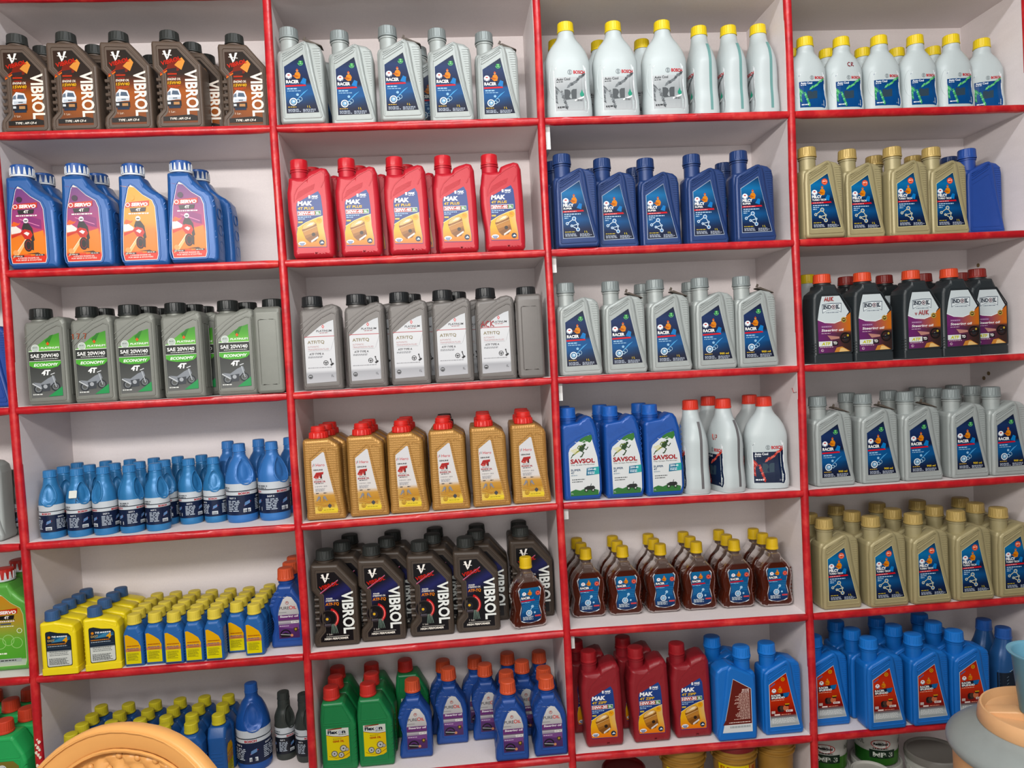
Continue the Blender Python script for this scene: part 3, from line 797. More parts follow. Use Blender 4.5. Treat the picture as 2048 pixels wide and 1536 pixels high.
# ---- red bottle with humped shoulder and piston label
def label_piston(l2, l3, sub):
    def f(W, H, o):
        L = Lab(W, H, 12)
        L.poly(o, '#27407e')
        bl = [p for p in o]
        L.bg(bl, lambda x, z: lerp(hexc('#25397a'), hexc('#3b5d9a'), max(0, min(1, (z - .3) * .6 + x * .2))), 6, 16)
        lowp = [(.175, .16), (.20, .112), (.83, .105), (.83, .17), (.79, .30), (.785, .41), (.6, .385), (.4, .35), (.21, .30), (.18, .24)]
        L.bg(lowp, lambda x, z: lerp(lerp(hexc('#e07a2a'), hexc('#e3b033'), min(1, z * 2.2)), hexc('#c9bfae'), max(0, x - .62) * 2 * z), 10, 12)
        L.line([(.2, .30), (.4, .35), (.6, .385), (.785, .41)], .012, '#f0dca0')
        # piston
        L.poly([(.30, .28), (.33, .32), (.45, .355), (.57, .36), (.63, .34), (.68, .21), (.60, .16), (.46, .15), (.37, .19)], '#9c6a33')
        L.poly([(.33, .255), (.64, .30), (.66, .26), (.36, .22)], '#b98445'); L.poly([(.38, .19), (.65, .245), (.675, .215), (.6, .165), (.46, .155)], '#87582a')
        L.poly([(.31, .285), (.34, .32), (.45, .352), (.57, .357), (.62, .338), (.55, .315), (.42, .29)], '#dcb67c')
        L.poly([(.40, .31), (.5, .343), (.58, .345), (.54, .325)], '#efe0c2'); L.line([(.31, .275), (.63, .325)], .012, '#7a4f26'); L.line([(.32, .258), (.64, .308)], .010, '#e3c088')
        L.ell(.555, .23, .042, '#332319'); L.poly([(.5, .15), (.66, .195), (.65, .212), (.49, .168)], '#d8d2cc')
        L.ell(.695, .365, .068, '#e6a92e'); L.micro(.65, .74, .37, .008, '#c37d1e', 2)
        L.ell(.29, .145, .085, '#e8eaee', .045); L.poly([(.22, .152), (.36, .152), (.33, .128), (.29, .118), (.25, .128)], '#8c96ad')
        L.ell(.73, .148, .062, '#22384e'); L.poly([(.69, .14), (.74, .16), (.78, .14)], '#d9e2e8')
        L.text('MAK', .56, .59, .024, '#f3f4f6', .15, .05, .1); L.rect(.49, .585, .535, .615, '#dfe3ea'); L.micro(.56, .72, .578, .006, '#d3dae6')
        L.text('MAK', .235, .515, .045, '#f4f5f7', .33, .05, .12)
        L.text(l2, .235, .475, .027, '#e4bb3d', .36, .03, .1)
        L.rect(.225, .418, .745, .462, '#e6e2e0'); L.rect(.232, .422, .62, .458, '#b02a30'); L.rect(.62, .422, .738, .458, '#4a8a4e')
        L.text(l3, .245, .426, .028, '#f6f3f1', .36, .04); L.text('SL', .64, .429, .022, '#f6f3f1', .08, .03)
        L.micro(.23, .55, .398, .009, '#a7c4e2'); L.micro(.23, .42, .38, .009, '#a7c4e2'); L.rect(.23, .345, .33, .362, '#c7b25c')
        return L
    return f
def k_hump(key, body, capm, l2, l3):
    W, H, D = .098, .225, .068
    mb = MB(); yf = -D / 2
    o = S(W, H, [(.10, 0), (.95, 0), (.99, .03), (1, .12), (.99, .55), (.97, .82), (.91, .882), (.80, .893), (.62, .872), (.50, .85), (.45, .80), (.05, .80), (.04, .74), (0, .65), (0, .48), (.03, .33), (.065, .22), (.065, .04)])
    mb.slab(fillet(o, .006), yf, D / 2, .011, 4)
    # scooped thumb hollow with grip lines
    sc = [(.16, .55), (.17, .62), (.25, .69), (.40, .75), (.6, .81), (.8, .85), (.87, .83), (.86, .76), (.78, .69)]
    mb.bead(S(W, H, sc), yf + .0006, .0016, False)
    for k in range(7): mb.bead(S(W, H, [(.19 + .012 * k, .575 + .012 * k), (.4 + .008 * k, .63 + .010 * k), (.62 + .005 * k, .68 + .008 * k)]), yf + .0003, .0008, False)
    cx = (.255 - .5) * W
    neck(mb, cx, .0188, .78 * H, .895 * H)
    lo = [(.20, .105), (.84, .10), (.84, .17), (.79, .30), (.79, .47), (.765, .61), (.71, .655), (.22, .545), (.205, .50), (.22, .36), (.175, .25), (.17, .16)]
    L = label_piston(l2, l3, '')(W, H, lo)
    # the maker's name pressed into the foot
    E = Lab(W, H); E.text('MAK', .55, .035, .035, '#000000', .25, .02, .2)
    for f in E.f: mb.face([len(mb.v) + i for i in f])
    mb.v += [((x - .5) * W, yf - .0005, z * H) for x, z, l in E.v]
    KIND[key] = dict(W=W, H=H, D=D, cx=cx, cr=.0195, parts=[part('body', mb.mesh('body', [body])), part('cap', cap_mesh('cap', .0195, .0245, .890 * H, cx, capm, 12, .0003, True, .98)), part('label', L.mesh('label', flat_front(yf)))])
RDP = plastic('red_plastic', '#be2536', .36, .05); RDC = plastic('red_cap', '#c8222f', .34)
k_hump('piston_red', RDP, RDC, '4T PLUS', '20W-40')
k_hump('piston_dark', plastic('dark_red_plastic', '#92222c', .4), plastic('dark_red_cap', '#a8232c', .4), '4T ZIPP', '10W-30')

# ---- grey square-shouldered bottles
def label_bike(W, H, o):
    L = Lab(W, H, 13)
    L.poly(o, '#4b4d4b')
    g = ramp([(0, '#6e706e'), (.2, '#5b5d5b'), (.45, '#4a4c4a'), (.62, '#3d403d'), (.72, '#3d403d'), (.725, '#7fbf5e'), (.86, '#5da544'), (1, '#4c8f3c')])
    L.bg(o, lambda x, z: g(z), 6, 26)
    L.poly([(.5, .66), (.62, .71), (.7, .72), (.56, .60)], '#3d7d34'); L.poly([(.10, .558), (.5, .60), (.84, .60), (.84, .567), (.10, .55)], '#79b85c')
    L.rect(.10, .55, .84, .556, '#e4ebe0')
    L.ell(.26, .585, .095, '#b9c2bb'); L.ring(.26, .585, .095, .012, '#dfe5df'); L.micro(.2, .32, .587, .01, '#8d978f')
    L.poly([(.52, .628), (.56, .648), (.60, .628), (.56, .608)], '#d9683f'); L.text('PLATINUM', .39, .575, .02, '#f0f4ee', .42, .02, .15)
    L.rect(.10, .455, .84, .55, '#3a3d3a')
    L.text('SAE 20W/40', .14, .488, .038, '#f1f2ef', .66, .02); L.micro(.22, .8, .470, .007, '#d5d8d2')
    L.rect(.10, .45, .84, .455, '#dfe5dc')
    L.poly([(.10, .447), (.84, .447), (.84, .42), (.76, .39), (.6, .375), (.35, .375), (.18, .39), (.10, .41)], '#5fae4a')
    L.text('ECONOMY', .2, .398, .03, '#f3f6f0', .56, .03, .25)
    L.text('4T', .36, .305, .055, '#f3f4f2', .2, .05, .2)
    # motorcycle
    for cx, cz in ((.27, .165), (.68, .185)): L.ring(cx, cz, .11, .03, '#3f4246'); L.ring(cx, cz, .07, .015, '#8b9094')
    L.poly([(.16, .235), (.34, .225), (.52, .275), (.66, .30), (.70, .25), (.58, .20), (.36, .165)], '#8e9399')
    L.poly([(.34, .21), (.56, .22), (.54, .145), (.38, .14)], '#4c5055'); L.line([(.62, .30), (.7, .18)], .025, '#b1b6ba'); L.line([(.14, .225), (.34, .17)], .03, '#c4c8cb')
    L.line([(.58, .31), (.68, .325)], .02, '#d3d6d8'); L.ell(.44, .19, .05, '#a9adb1')
    L.poly([(.50, .085), (.84, .09), (.84, .185)], '#3f9a60')
    L.micro(.14, .42, .105, .012, '#d9dcd8')
    return L
def label_atf(W, H, o):
    L = Lab(W, H, 14)
    L.poly(o, '#c9cacd')
    g = ramp([(0, '#b9babe'), (.16, '#a9aaae'), (.165, '#cfd0d3'), (.7, '#d3d4d6'), (1, '#c9cbce')])
    L.bg(o, lambda x, z: g(z), 4, 20)
    L.poly([(.54, .668), (.575, .69), (.61, .668), (.575, .646)], '#c64a4e'); L.poly([(.557, .668), (.575, .68), (.593, .668), (.575, .656)], '#e6c9c8')
    L.text('PLATINUM', .40, .612, .022, '#403f42', .38, .02, .15); L.micro(.48, .74, .598, .007, '#a5777a')
    L.rect(.10, .562, .84, .569, '#b9676c')
    L.text('ATF/TQ', .17, .485, .04, '#8b7f5f', .42, .02)
    L.text('AUTOMATIC', .17, .45, .018, '#b98a8c', .28); L.text('TRANSMISSION FLUID', .17, .422, .018, '#b98a8c', .52)
    L.rect(.17, .412, .72, .414, '#9a9a9e'); L.text('ATF TYPE A', .2, .372, .022, '#4b4a4d', .36, .02, .1)
    L.micro(.17, .6, .352, .006, '#8b8c90', 2)
    L.line([(.84, .54), (.74, .42)], .006, '#b3b4b8')
    L.ring(.60, .285, .062, .014, '#2c2b2d'); L.ell(.60, .285, .02, '#2c2b2d'); L.line([(.545, .288), (.655, .288)], .012, '#2c2b2d'); L.line([(.6, .285), (.6, .26)], .012, '#2c2b2d')
    L.poly([(.70, .265), (.78, .285), (.80, .27), (.73, .25)], '#2c2b2d'); L.line([(.75, .275), (.72, .32)], .02, '#2c2b2d'); L.ell(.72, .322, .018, '#2c2b2d')
    L.micro(.15, .8, .235, .006, '#97989c')
    L.ell(.20, .145, .055, '#3b3a3c'); L.ring(.20, .145, .042, .008, '#8d8e91'); L.micro(.165, .235, .145, .009, '#b9babd')
    L.text('1L', .72, .135, .025, '#55555a', .06)
    return L
def k_square(key, body, capm, lab):
    W, H, D = .090, .215, .060
    mb = MB(); yf = -D / 2
    o = S(W, H, [(.03, 0), (.97, 0), (1, .03), (1, .84), (.95, .885), (.82, .905), (.66, .895), (.55, .87), (.04, .855), (0, .81), (0, .03)])
    mb.slab(fillet(o, .006), yf, D / 2, .008, 4)
    mb.bead(fillet(S(W, H, [(.06, .045), (.91, .045), (.91, .80), (.80, .815), (.55, .765), (.28, .68), (.06, .59)]), .004), yf, .0017)
    mb.bead(S(W, H, [(.03, .64), (.28, .735), (.55, .815), (.86, .87)]), yf + .0004, .0015, False)
    mb.bead(S(W, H, [(.03, .70), (.28, .775), (.55, .85)]), yf + .0006, .0013, False)
    for sx in (-1, 1):   # pressed panel on each narrow side
        pan = fillet([(-.019, .02), (.019, .02), (.019, .165), (-.019, .165)], .004)
        mb.tube([(sx * (W / 2 - .0003), y, z) for y, z in pan], .0012, 5, 0, True)
    cx = (.285 - .5) * W
    neck(mb, cx, .0205, .845 * H, .893 * H, False)
    lo = [(.10, .075), (.84, .085), (.84, .735), (.72, .72), (.50, .675), (.28, .605), (.10, .55)]
    KIND[key] = dict(W=W, H=H, D=D, cx=cx, cr=.0235, parts=[part('body', mb.mesh('body', [body])), part('cap', cap_mesh('cap', .0235, .0245, .886 * H, cx, capm, 24, .0005, True)), part('label', lab(W, H, lo).mesh('label', flat_front(yf)))])
BLK = plastic('black_cap', '#232726', .38)
k_square('grey_bike', plastic('grey_green_plastic', '#84867f', .42, .15), BLK, label_bike)
k_square('grey_atf', plastic('grey_plastic', '#7b7774', .42, .15), plastic('black_cap2', '#26282a', .36), label_atf)

# ---- black bottle with sloping shoulders and white, purple and orange label
def label_indoil(W, H, o):
    L = Lab(W, H, 15)
    L.poly(o, '#2a2a2e')
    lowp = [(.12, .115), (.97, .12), (.97, .555), (.90, .53), (.75, .475), (.55, .445), (.3, .455), (.12, .49)]
    def c(x, z):
        a = lerp(hexc('#7b3a72'), hexc('#c4763c'), max(0, min(1, (x - .25) * 1.5))) if z > .55 else lerp(hexc('#6f346c'), hexc('#5a3833'), max(0, min(1, (x - .15) * 1.6)))
        return lerp(a, hexc('#2a2523'), max(0, min(.75, (x - .5) * 1.8)) if z < .5 else 0)
    L.bg(lowp, c, 14, 18)
    upp = [(.12, .49), (.3, .455), (.55, .445), (.75, .475), (.84, .51), (.93, .56), (.70, .745), (.245, .745), (.17, .62)]
    L.poly(upp, '#cdd5d7')
    L.line([(.12, .487), (.3, .453), (.55, .443), (.75, .473), (.86, .515)], .014, '#eef1f1')
    fr = [(.25, .555), (.24, .655), (.48, .668), (.745, .665), (.735, .56), (.62, .59), (.5, .598), (.36, .585)]
    L.poly(fr, '#3d4a5e'); L.poly([(.495 + (x - .495) * .95, .615 + (z - .615) * .86) for x, z in fr], '#dbe2e4')
    L.text('IND', .275, .602, .045, '#2b3544', .205, .045); L.text('IL', .60, .602, .045, '#2b3544', .10, .045)
    for sx in (.275, .325, .605, .655): L.rect(sx - .012, .601, sx + .026, .607, '#2b3544'); L.rect(sx - .012, .642, sx + .026, .648, '#2b3544')
    L.ring(.535, .625, .052, .016, '#7d4a52'); L.ell(.535, .625, .02, '#5b3a48'); L.micro(.34, .66, .56, .006, '#6b7686')
    L.ell(.79, .475, .07, '#b99b54'); L.ell(.79, .475, .045, '#4f4628'); L.micro(.76, .82, .472, .01, '#c9b070')
    L.rect(.2, .395, .48, .418, '#8d5f88'); L.micro(.22, .46, .402, .01, '#b996b5')
    L.text('Steering oil', .2, .345, .036, '#f4efef', .56, .02, .18); L.micro(.2, .48, .33, .005, '#e3c9d8')
    L.poly([(.35, .31), (.66, .29), (.66, .27), (.44, .26)], '#b98a80')
    L.ring(.82, .275, .135, .03, '#1d1c1d'); L.ell(.82, .265, .06, '#343236'); L.ell(.80, .275, .02, '#9aa79a'); L.line([(.7, .27), (.92, .275)], .03, '#1f1e20'); L.ell(.88, .30, .028, '#b9a24e')
    L.rect(.125, .19, .47, .245, '#d9dddb'); L.text('ATF', .19, .2, .035, '#c3c23e', .22, .05, .25); L.rect(.48, .195, .62, .245, '#232124'); L.text('TD', .495, .207, .03, '#f2efec', .1, .04)
    L.micro(.15, .5, .175, .007, '#d8b7c6'); L.ring(.21, .145, .035, .008, '#d8b7c6'); L.text('1L', .185, .138, .015, '#ead6e0', .045)
    L.poly([(.52, .12), (.58, .17), (.72, .18), (.93, .125)], '#c48a4c'); L.poly([(.64, .122), (.68, .165), (.75, .165), (.9, .124)], '#dfbe85')
    return L
def k_black():
    W, H, D = .096, .215, .06
    body = plastic('black_plastic', '#31373a', .38)
    mb = MB(); yf = -D / 2
    o = S(W, H, [(.02, 0), (.98, 0), (1, .02), (1, .58), (.73, .775), (.62, .875), (.24, .875), (.22, .83), (.06, .78), (.02, .73), (.0, .55), (0, .02)])
    mb.slab(fillet(o, .004), yf, D / 2, .007)
    mb.slab(fillet(S(W, H, [(-.006, 0), (1.006, 0), (1.006, .1), (-.006, .1)]), .003), yf - .0011, D / 2 + .0011, .004)
    mb.bead(fillet(S(W, H, [(.085, .108), (.985, .11), (.985, .585), (.71, .77), (.22, .77), (.13, .62), (.085, .5)]), .004), yf + .0003, .0016)
    mb.slab(fillet(S(W, H, [(.26, .765), (.5, .765), (.47, .865), (.29, .865)]), .002), yf + .002, -.005, .003)
    for k in range(4): mb.tube([(-.5 * W - .0003, -.02, H * (.13 + .03 * k)), (-.5 * W + .001, yf + .002, H * (.13 + .03 * k)), (-.5 * W + .007, yf, H * (.13 + .03 * k))], .0016, 6)
    cx = (.42 - .5) * W
    neck(mb, cx, .0188, .86 * H, .905 * H)
    lo = [(.12, .115), (.97, .12), (.97, .57), (.70, .75), (.24, .75), (.16, .62), (.12, .5)]
    lab = label_indoil(W, H, lo)
    b = mb.mesh('body', [body])
    for key, cm in (('black_orange', plastic('orange_cap', '#d9512c', .4)), ('black_red', plastic('brick_red_cap', '#8e2a22', .42))):
        KIND[key] = dict(W=W, H=H, D=D, cx=cx, cr=.0205, parts=[part('body', b), part('cap', cap_mesh('cap', .0205, .0225, .896 * H, cx, cm, 22)), part('label', lab.mesh('label', flat_front(yf)))])
k_black()
# ---- round brake-fluid bottles with a pressed handle hollow
def label_brake(R, z0, z1, H, dark):
    W = 2 * PI * R
    L = Lab(W, H, 16)
    def band(a, b, c): L.bg([(.03, a), (.97, a), (.97, b), (.03, b)], lambda x, z: hexc(c), 40, 1)
    band(z0, z1, '#c7cdd2'); h = z1 - z0
    band(z0, z0 + h * .62, '#1e2a47' if not dark else '#20242e'); band(z0 + h * .745, z0 + h * .775, '#1c2433')
    band(z0 + h * .62, z0 + h * .635, '#1c2433')
    for k in range(3):   # repeated round the bottle, as the print runs all the way round
        x = .10 + .29 * k
        L.text('BOSCH', x + .12, z0 + h * .655, h * .07, '#b83c44', .11, .04)
        L.text('DOT 3', x + .02, z0 + h * .52, h * .055, '#dfe4ea', .07, .03)
        L.micro(x, x + .13, z0 + h * .44, h * .028, '#b9c3d0', 7, 1.9)
        L.rect(x + .16, z0 + h * .08, x + .235, z0 + h * .20, '#d7dde2')
        for j in range(7): L.rect(x + .166 + .009 * j, z0 + h * .09, x + .170 + .009 * j, z0 + h * .17, '#2a3346')
        L.poly([(x + .17, z0 + h * .28), (x + .23, z0 + h * .36), (x + .23, z0 + h * .46), (x + .18, z0 + h * .40)], '#6f8fb8'); L.line([(x + .17, z0 + h * .3), (x + .24, z0 + h * .42)], .006, '#c2555a')
    L.micro(.3, .42, z0 + h * .86, h * .04, '#6b7076', 2)
    return L
def k_round(key, R, H, body, capm, capr, dark=False, sticker=False, tall=False):
    top = .90 * H
    keys = [(0, R * .93), (.008, R), (.10 * H, R), (.46 * H, R), (.56 * H, R * .97), (.68 * H, R * .82), (.78 * H, R * .60), (.84 * H, capr * 1.02), (top, capr * .9)]
    rows = [(z, 0, 0, r, r, 2.0) for z, r in spline(keys, 52)]
    zc, za = .645 * H, .155 * H
    def dent(a, z):
        k = 1.0
        for c in (-PI * .30, -PI * .30 + PI):
            d = (a - c + PI) % (2 * PI) - PI
            q = (d / .62) ** 2 + ((z - zc) / za) ** 2
            if q < 1: k -= .24 * min(1, (1 - q) * 2.2)
        return k
    mb = MB(); mb.loft(rows, 48, 0, dent)
    for c in (-PI * .30, PI * .70):   # raised rim of the hollow
        path = []
        for k in range(26):
            t = 2 * PI * k / 26; a = c + .66 * math.cos(t); z = zc + za * 1.05 * math.sin(t)
            i = min(range(len(rows)), key=lambda j: abs(rows[j][0] - z)); r = rows[i][3] * .995
            path.append((r * math.cos(a), r * math.sin(a), z))
        mb.tube(path, .0019, 6, 0, True)
    neck(mb, 0, capr * .9, .84 * H, top)
    lb = label_brake(R, .10, .50, H, dark)
    ps = [part('body', mb.mesh('body', [body], 50)), part('cap', cap_mesh('cap', capr, H * .105, .895 * H, 0, capm, 20, .0005, True, .97)), part('label', lb.mesh('label', wrap_round(R)))]
    KIND[key] = dict(W=2 * R, H=H, D=2 * R, cx=0, cr=capr, parts=ps)
BRB = plastic('brake_blue', '#3880b4', .34, .15); BRC = plastic('brake_blue_cap', '#3880b8', .38)
k_round('brake_small', .0264, .152, BRB, BRC, .0142)
k_round('brake_large', .0352, .182, plastic('brake_blue2', '#3d7abb', .34, .1), plastic('brake_blue2_cap', '#3f80c2', .38), .0145)
k_round('brake_big', .0400, .198, plastic('deep_blue', '#2058a2', .33, .1), plastic('deep_blue_cap', '#225ca6', .36), .0150)
k_round('brake_dark', .0245, .160, plastic('dark_grey_plastic', '#3d4340', .4), plastic('dark_grey_cap', '#3b403e', .42), .0145, True)
k_round('brake_grey', .0250, .150, plastic('olive_grey_plastic', '#6d706a', .4, .1), plastic('olive_grey_cap', '#6a6d66', .42), .0110, True)

# ---- golden dimpled bottle with red cap and white sail label
def label_hero(W, H, o):
    L = Lab(W, H, 17)
    L.poly(o, '#d6d3d2')
    g = ramp([(0, '#e3c64a'), (.1, '#dcc063'), (.18, '#b98a3c'), (.30, '#c79a4e'), (.36, '#d5d0cc'), (1, '#cfcfd2')])
    L.bg(o, lambda x, z: lerp(g(z), hexc('#d9c08a'), max(0, .3 - x) * (1.5 if z < .3 else 0)), 8, 22)
    L.text('Hero', .315, .575, .03, '#bf3f44', .22, .01); L.line([(.235, .60), (.235, .572)], .012, '#bf3f44'); L.line([(.27, .605), (.27, .58)], .014, '#4a4a4e')
    L.text('GENUINE', .245, .53, .016, '#2c2a2c', .24, .04)
    L.poly([(.24, .46), (.31, .51), (.5, .515), (.49, .49), (.42, .49), (.36, .445), (.30, .445)], '#b23a36'); L.ell(.335, .468, .05, '#c9756a')
    L.rect(.41, .445, .455, .49, '#2e2426'); L.text('4T', .27, .455, .045, '#a32f2f', .2, .06, .15)
    L.micro(.28, .48, .43, .007, '#8d8a8c'); L.text('ENGINE OIL', .25, .404, .018, '#a33b44', .29, .04); L.micro(.28, .5, .39, .008, '#5b585c')
    L.text('10W-30', .27, .355, .012, '#7b797c', .3); L.micro(.27, .53, .335, .005, '#a9a7aa', 4)
    L.micro(.28, .36, .285, .009, '#4d4b4e'); L.micro(.47, .57, .285, .009, '#4d4b4e')
    for sg in (-1, 1):
        x = .42; L.poly([(x + sg * .03, .235), (x + sg * .06, .262), (x + sg * .10, .25), (x + sg * .13, .215), (x + sg * .16, .212), (x + sg * .12, .205), (x + sg * .07, .225)], '#8d8b90'); L.line([(x + sg * .04, .25), (x + sg * .05, .20)], .01, '#6d6b70')
    for k in range(7): L.line([(.24, .20 - .008 * k), (.34, .19 - .007 * k), (.48, .165 - .004 * k), (.62, .172 - .004 * k), (.73, .165 - .005 * k)], .008, ['#b5762c', '#e3bd6a', '#9c5f24', '#d9a94d'][k % 4])
    L.ell(.36, .125, .06, '#c9a64e'); L.ring(.36, .125, .06, .008, '#a9823a'); L.micro(.325, .395, .12, .008, '#a9823a', 2)
    L.ell(.61, .15, .045, '#34363a'); L.poly([(.56, .15), (.61, .125), (.66, .15), (.61, .175)], '#4b4e54')
    L.poly([(.42, .115), (.80, .122), (.815, .10), (.80, .085), (.4, .09)], '#e2cb4e'); L.micro(.45, .76, .103, .007, '#9a8a3a')
    return L
def k_hero():
    W, H, D = .089, .215, .050
    body = plastic('golden_plastic', '#b58a4c', .34, .35, .1, dimple=.55)
    mb = MB(); yf = -D / 2
    o = S(W, H, [(.03, 0), (.98, 0), (1.0, .025), (.995, .07), (.97, .17), (.94, .3), (.935, .76), (.90, .80), (.66, .868), (.03, .865), (0, .83), (0, .3), (.015, .1), (0, .03)])
    mb.slab(fillet(o, .004), yf, D / 2, .007)
    lo = [(.235, .075), (.80, .07), (.82, .10), (.74, .26), (.65, .45), (.575, .63), (.54, .72), (.50, .725), (.21, .635), (.205, .6)]
    mb.bead(fillet(S(W, H, [(.20, .05), (.84, .045), (.875, .09), (.79, .27), (.70, .45), (.62, .63), (.56, .765), (.50, .77), (.17, .66), (.165, .6)]), .004), yf, .0016)
    mb.bead(fillet(S(W, H, [(.63, .78), (.84, .735), (.84, .50), (.78, .50)]), .004), yf, .0012, False)
    cx = (.38 - .5) * W
    neck(mb, cx, .019, .855 * H, .885 * H, False)
    b = mb.mesh('body', [body]); lb = label_hero(W, H, lo).mesh('label', flat_front(yf))
    def cap(mat):
        c = MB(); r = .0215; z0 = .868 * H
        c.lathe([(r * .97, z0), (r * 1.04, z0 + .001, 1), (r, z0 + .0125, 1), (r * .93, z0 + .0135), (r * .80, z0 + .0150), (r * .80, z0 + .017), (r * .84, z0 + .0175), (r * .84, z0 + .019), (r * .78, z0 + .0195), (r * .76, z0 + .026), (r * .70, z0 + .0275), (r * .5, .998 * H)], cx, 0, 72, 0, (18, .0009))
        return c.mesh('cap', [mat], 30)
    for key, m in (('gold_red', plastic('bright_red_cap', '#d22f28', .32)), ('gold_black', plastic('black_cap3', '#1e1c1c', .4))):
        KIND[key] = dict(W=W, H=H, D=D, cx=cx, cr=.0195, parts=[part('body', b), part('cap', cap(m)), part('label', lb)])
k_hero()

# ---- royal blue bottle, white label with a runner
def label_runner(W, H, o):
    L = Lab(W, H, 18)
    L.poly(o, '#d5d8d8')
    L.poly([(.62, .69), (.78, .705), (.80, .66), (.74, .615), (.66, .635), (.58, .62), (.44, .64), (.5, .665)], '#3d7a3c')
    L.line([(.34, .635), (.44, .615), (.6, .645), (.69, .605), (.8, .64)], .01, '#e8eaea')
    # runner
    run = '#2e4a26'
    L.poly([(.46, .585), (.52, .60), (.60, .59), (.56, .535), (.46, .53), (.43, .55)], run); L.ell(.59, .598, .035, run)
    L.line([(.52, .585), (.44, .59), (.40, .568), (.44, .555)], .028, '#6c7d2a'); L.line([(.56, .565), (.63, .545), (.68, .575)], .026, run)
    L.line([(.48, .54), (.56, .515), (.50, .475), (.46, .47)], .034, run); L.line([(.46, .545), (.36, .515), (.26, .49)], .03, '#4c6428'); L.line([(.27, .495), (.22, .46)], .02, run)
    for k in range(4): L.line([(.22 + .03 * k, .54 - .012 * k), (.38 + .02 * k, .56 - .01 * k)], .012, '#d8cf6a')
    L.text('SAVSOL', .2, .40, .05, '#a3282f', .64, .04)
    L.text('The Green Performer', .2, .378, .014, '#4c4f4a', .64)
    L.text('SUPER', .2, .318, .022, '#47607c', .26, .02); L.text('4T', .2, .288, .022, '#47607c', .09, .02); L.micro(.2, .4, .268, .008, '#8fa0ae')
    L.poly([(.62, .345), (.945, .355), (.945, .275), (.60, .265)], '#2e7392'); L.poly([(.8, .35), (.945, .355), (.945, .275), (.8, .27)], '#3aa3a3')
    L.text('20W-40', .64, .318, .022, '#eef4f5', .22, .02); L.micro(.64, .84, .295, .009, '#dbe9ee', 2)
    L.micro(.22, .56, .222, .008, '#55595a'); L.micro(.22, .5, .198, .008, '#55595a')
    L.poly([(.165, .05), (.9, .05), (.905, .10), (.8, .115), (.7, .11), (.55, .125), (.42, .105), (.3, .12), (.17, .10)], '#3b7640')
    for cx in (.58, .76): L.ring(cx, .105, .05, .02, '#2a2c2a'); L.ell(cx, .105, .022, '#c9cccb')
    L.poly([(.52, .13), (.62, .15), (.78, .15), (.82, .13), (.74, .105), (.6, .11)], '#2b2e2c'); L.line([(.7, .15), (.72, .175)], .014, '#2b2e2c')
    L.text('1L', .19, .068, .016, '#dfe6df', .05)
    return L
def k_runner():
    W, H, D = .090, .217, .058
    mb = MB(); yf = -D / 2
    body = plastic('royal_blue_plastic', '#2058a6', .3, .1)
    o = S(W, H, [(.03, 0), (.95, 0), (.99, .03), (1, .10), (1, .52), (.95, .74), (.88, .85), (.80, .895), (.70, .905), (.56, .88), (.46, .845), (.04, .825), (0, .79), (0, .03)])
    mb.slab(fillet(o, .006), yf, D / 2, .008, 4)
    lo = [(.165, .05), (.9, .05), (.94, .10), (.945, .30), (.91, .46), (.80, .64), (.76, .695), (.70, .70), (.42, .635), (.2, .565), (.16, .52)]
    mb.bead(fillet(S(W, H, [(.12, .035), (.93, .035), (.975, .10), (.98, .31), (.94, .48), (.82, .69), (.74, .735), (.40, .675), (.14, .60), (.12, .53)]), .005), yf + .0003, .0015)
    E_ = Lab(W, H); E_.text('SAVSOL', .10, .665, .06, '#000000', .60, .02, rot=20)
    k = len(mb.v)
    for f in E_.f: mb.face([k + i for i in f])
    mb.v += [((x - .5) * W, yf - .0006, z * H) for x, z, l in E_.v]
    for j in range(12):
        z = .12 + .055 * j; mb.bead(S(W, H, [(.955, z), (.985, z + .02), (.955, z + .045)]), yf + .0025, .0009, False)
    cx = (.235 - .5) * W
    neck(mb, cx, .0185, .80 * H, .895 * H)
    KIND['runner'] = dict(W=W, H=H, D=D, cx=cx, cr=.0188, parts=[part('body', mb.mesh('body', [body])), part('cap', cap_mesh('cap', .0188, .0245, .888 * H, cx, plastic('royal_blue_cap', '#2566b8', .32), 10, .0006, True, .98)), part('label', label_runner(W, H, lo).mesh('label', flat_front(yf)))])
k_runner()

# ---- small yellow bottle with blue cap
def label_dot(W, H, o):
    L = Lab(W, H, 19)
    L.poly([(.5 + (x - .5) * 1.05, .42 + (z - .42) * 1.04) for x, z in o], '#23272b')
    L.bg(o, lambda x, z: hexc('#23303f') if z > .42 else hexc('#cfd2cc'), 4, 24)
    L.poly([(.2, .54), (.5, .62), (.84, .6), (.84, .55), (.5, .53)], '#2f5f80'); L.poly([(.3, .52), (.6, .6), (.83, .56), (.6, .53)], '#4a86a6')
    L.ell(.255, .605, .04, '#d98a2c'); L.text('TVS', .32, .595, .03, '#e8ecef', .12, .04, .2); L.micro(.47, .78, .6, .02, '#dfe6ea')
    L.text('DOT', .21, .535, .035, '#c9a24a', .2, .02); L.text('4', .62, .51, .085, '#e2a52e', .14, .05, .15)
    L.micro(.2, .8, .485, .014, '#d98a2c'); L.micro(.2, .8, .455, .01, '#b9c3cc')
    L.rect(.18, .425, .84, .435, '#3a4a5c')
    L.micro(.24, .78, .365, .008, '#55585a', 3, 3.2); L.micro(.22, .8, .26, .008, '#55585a', 7, 1.9)
    return L
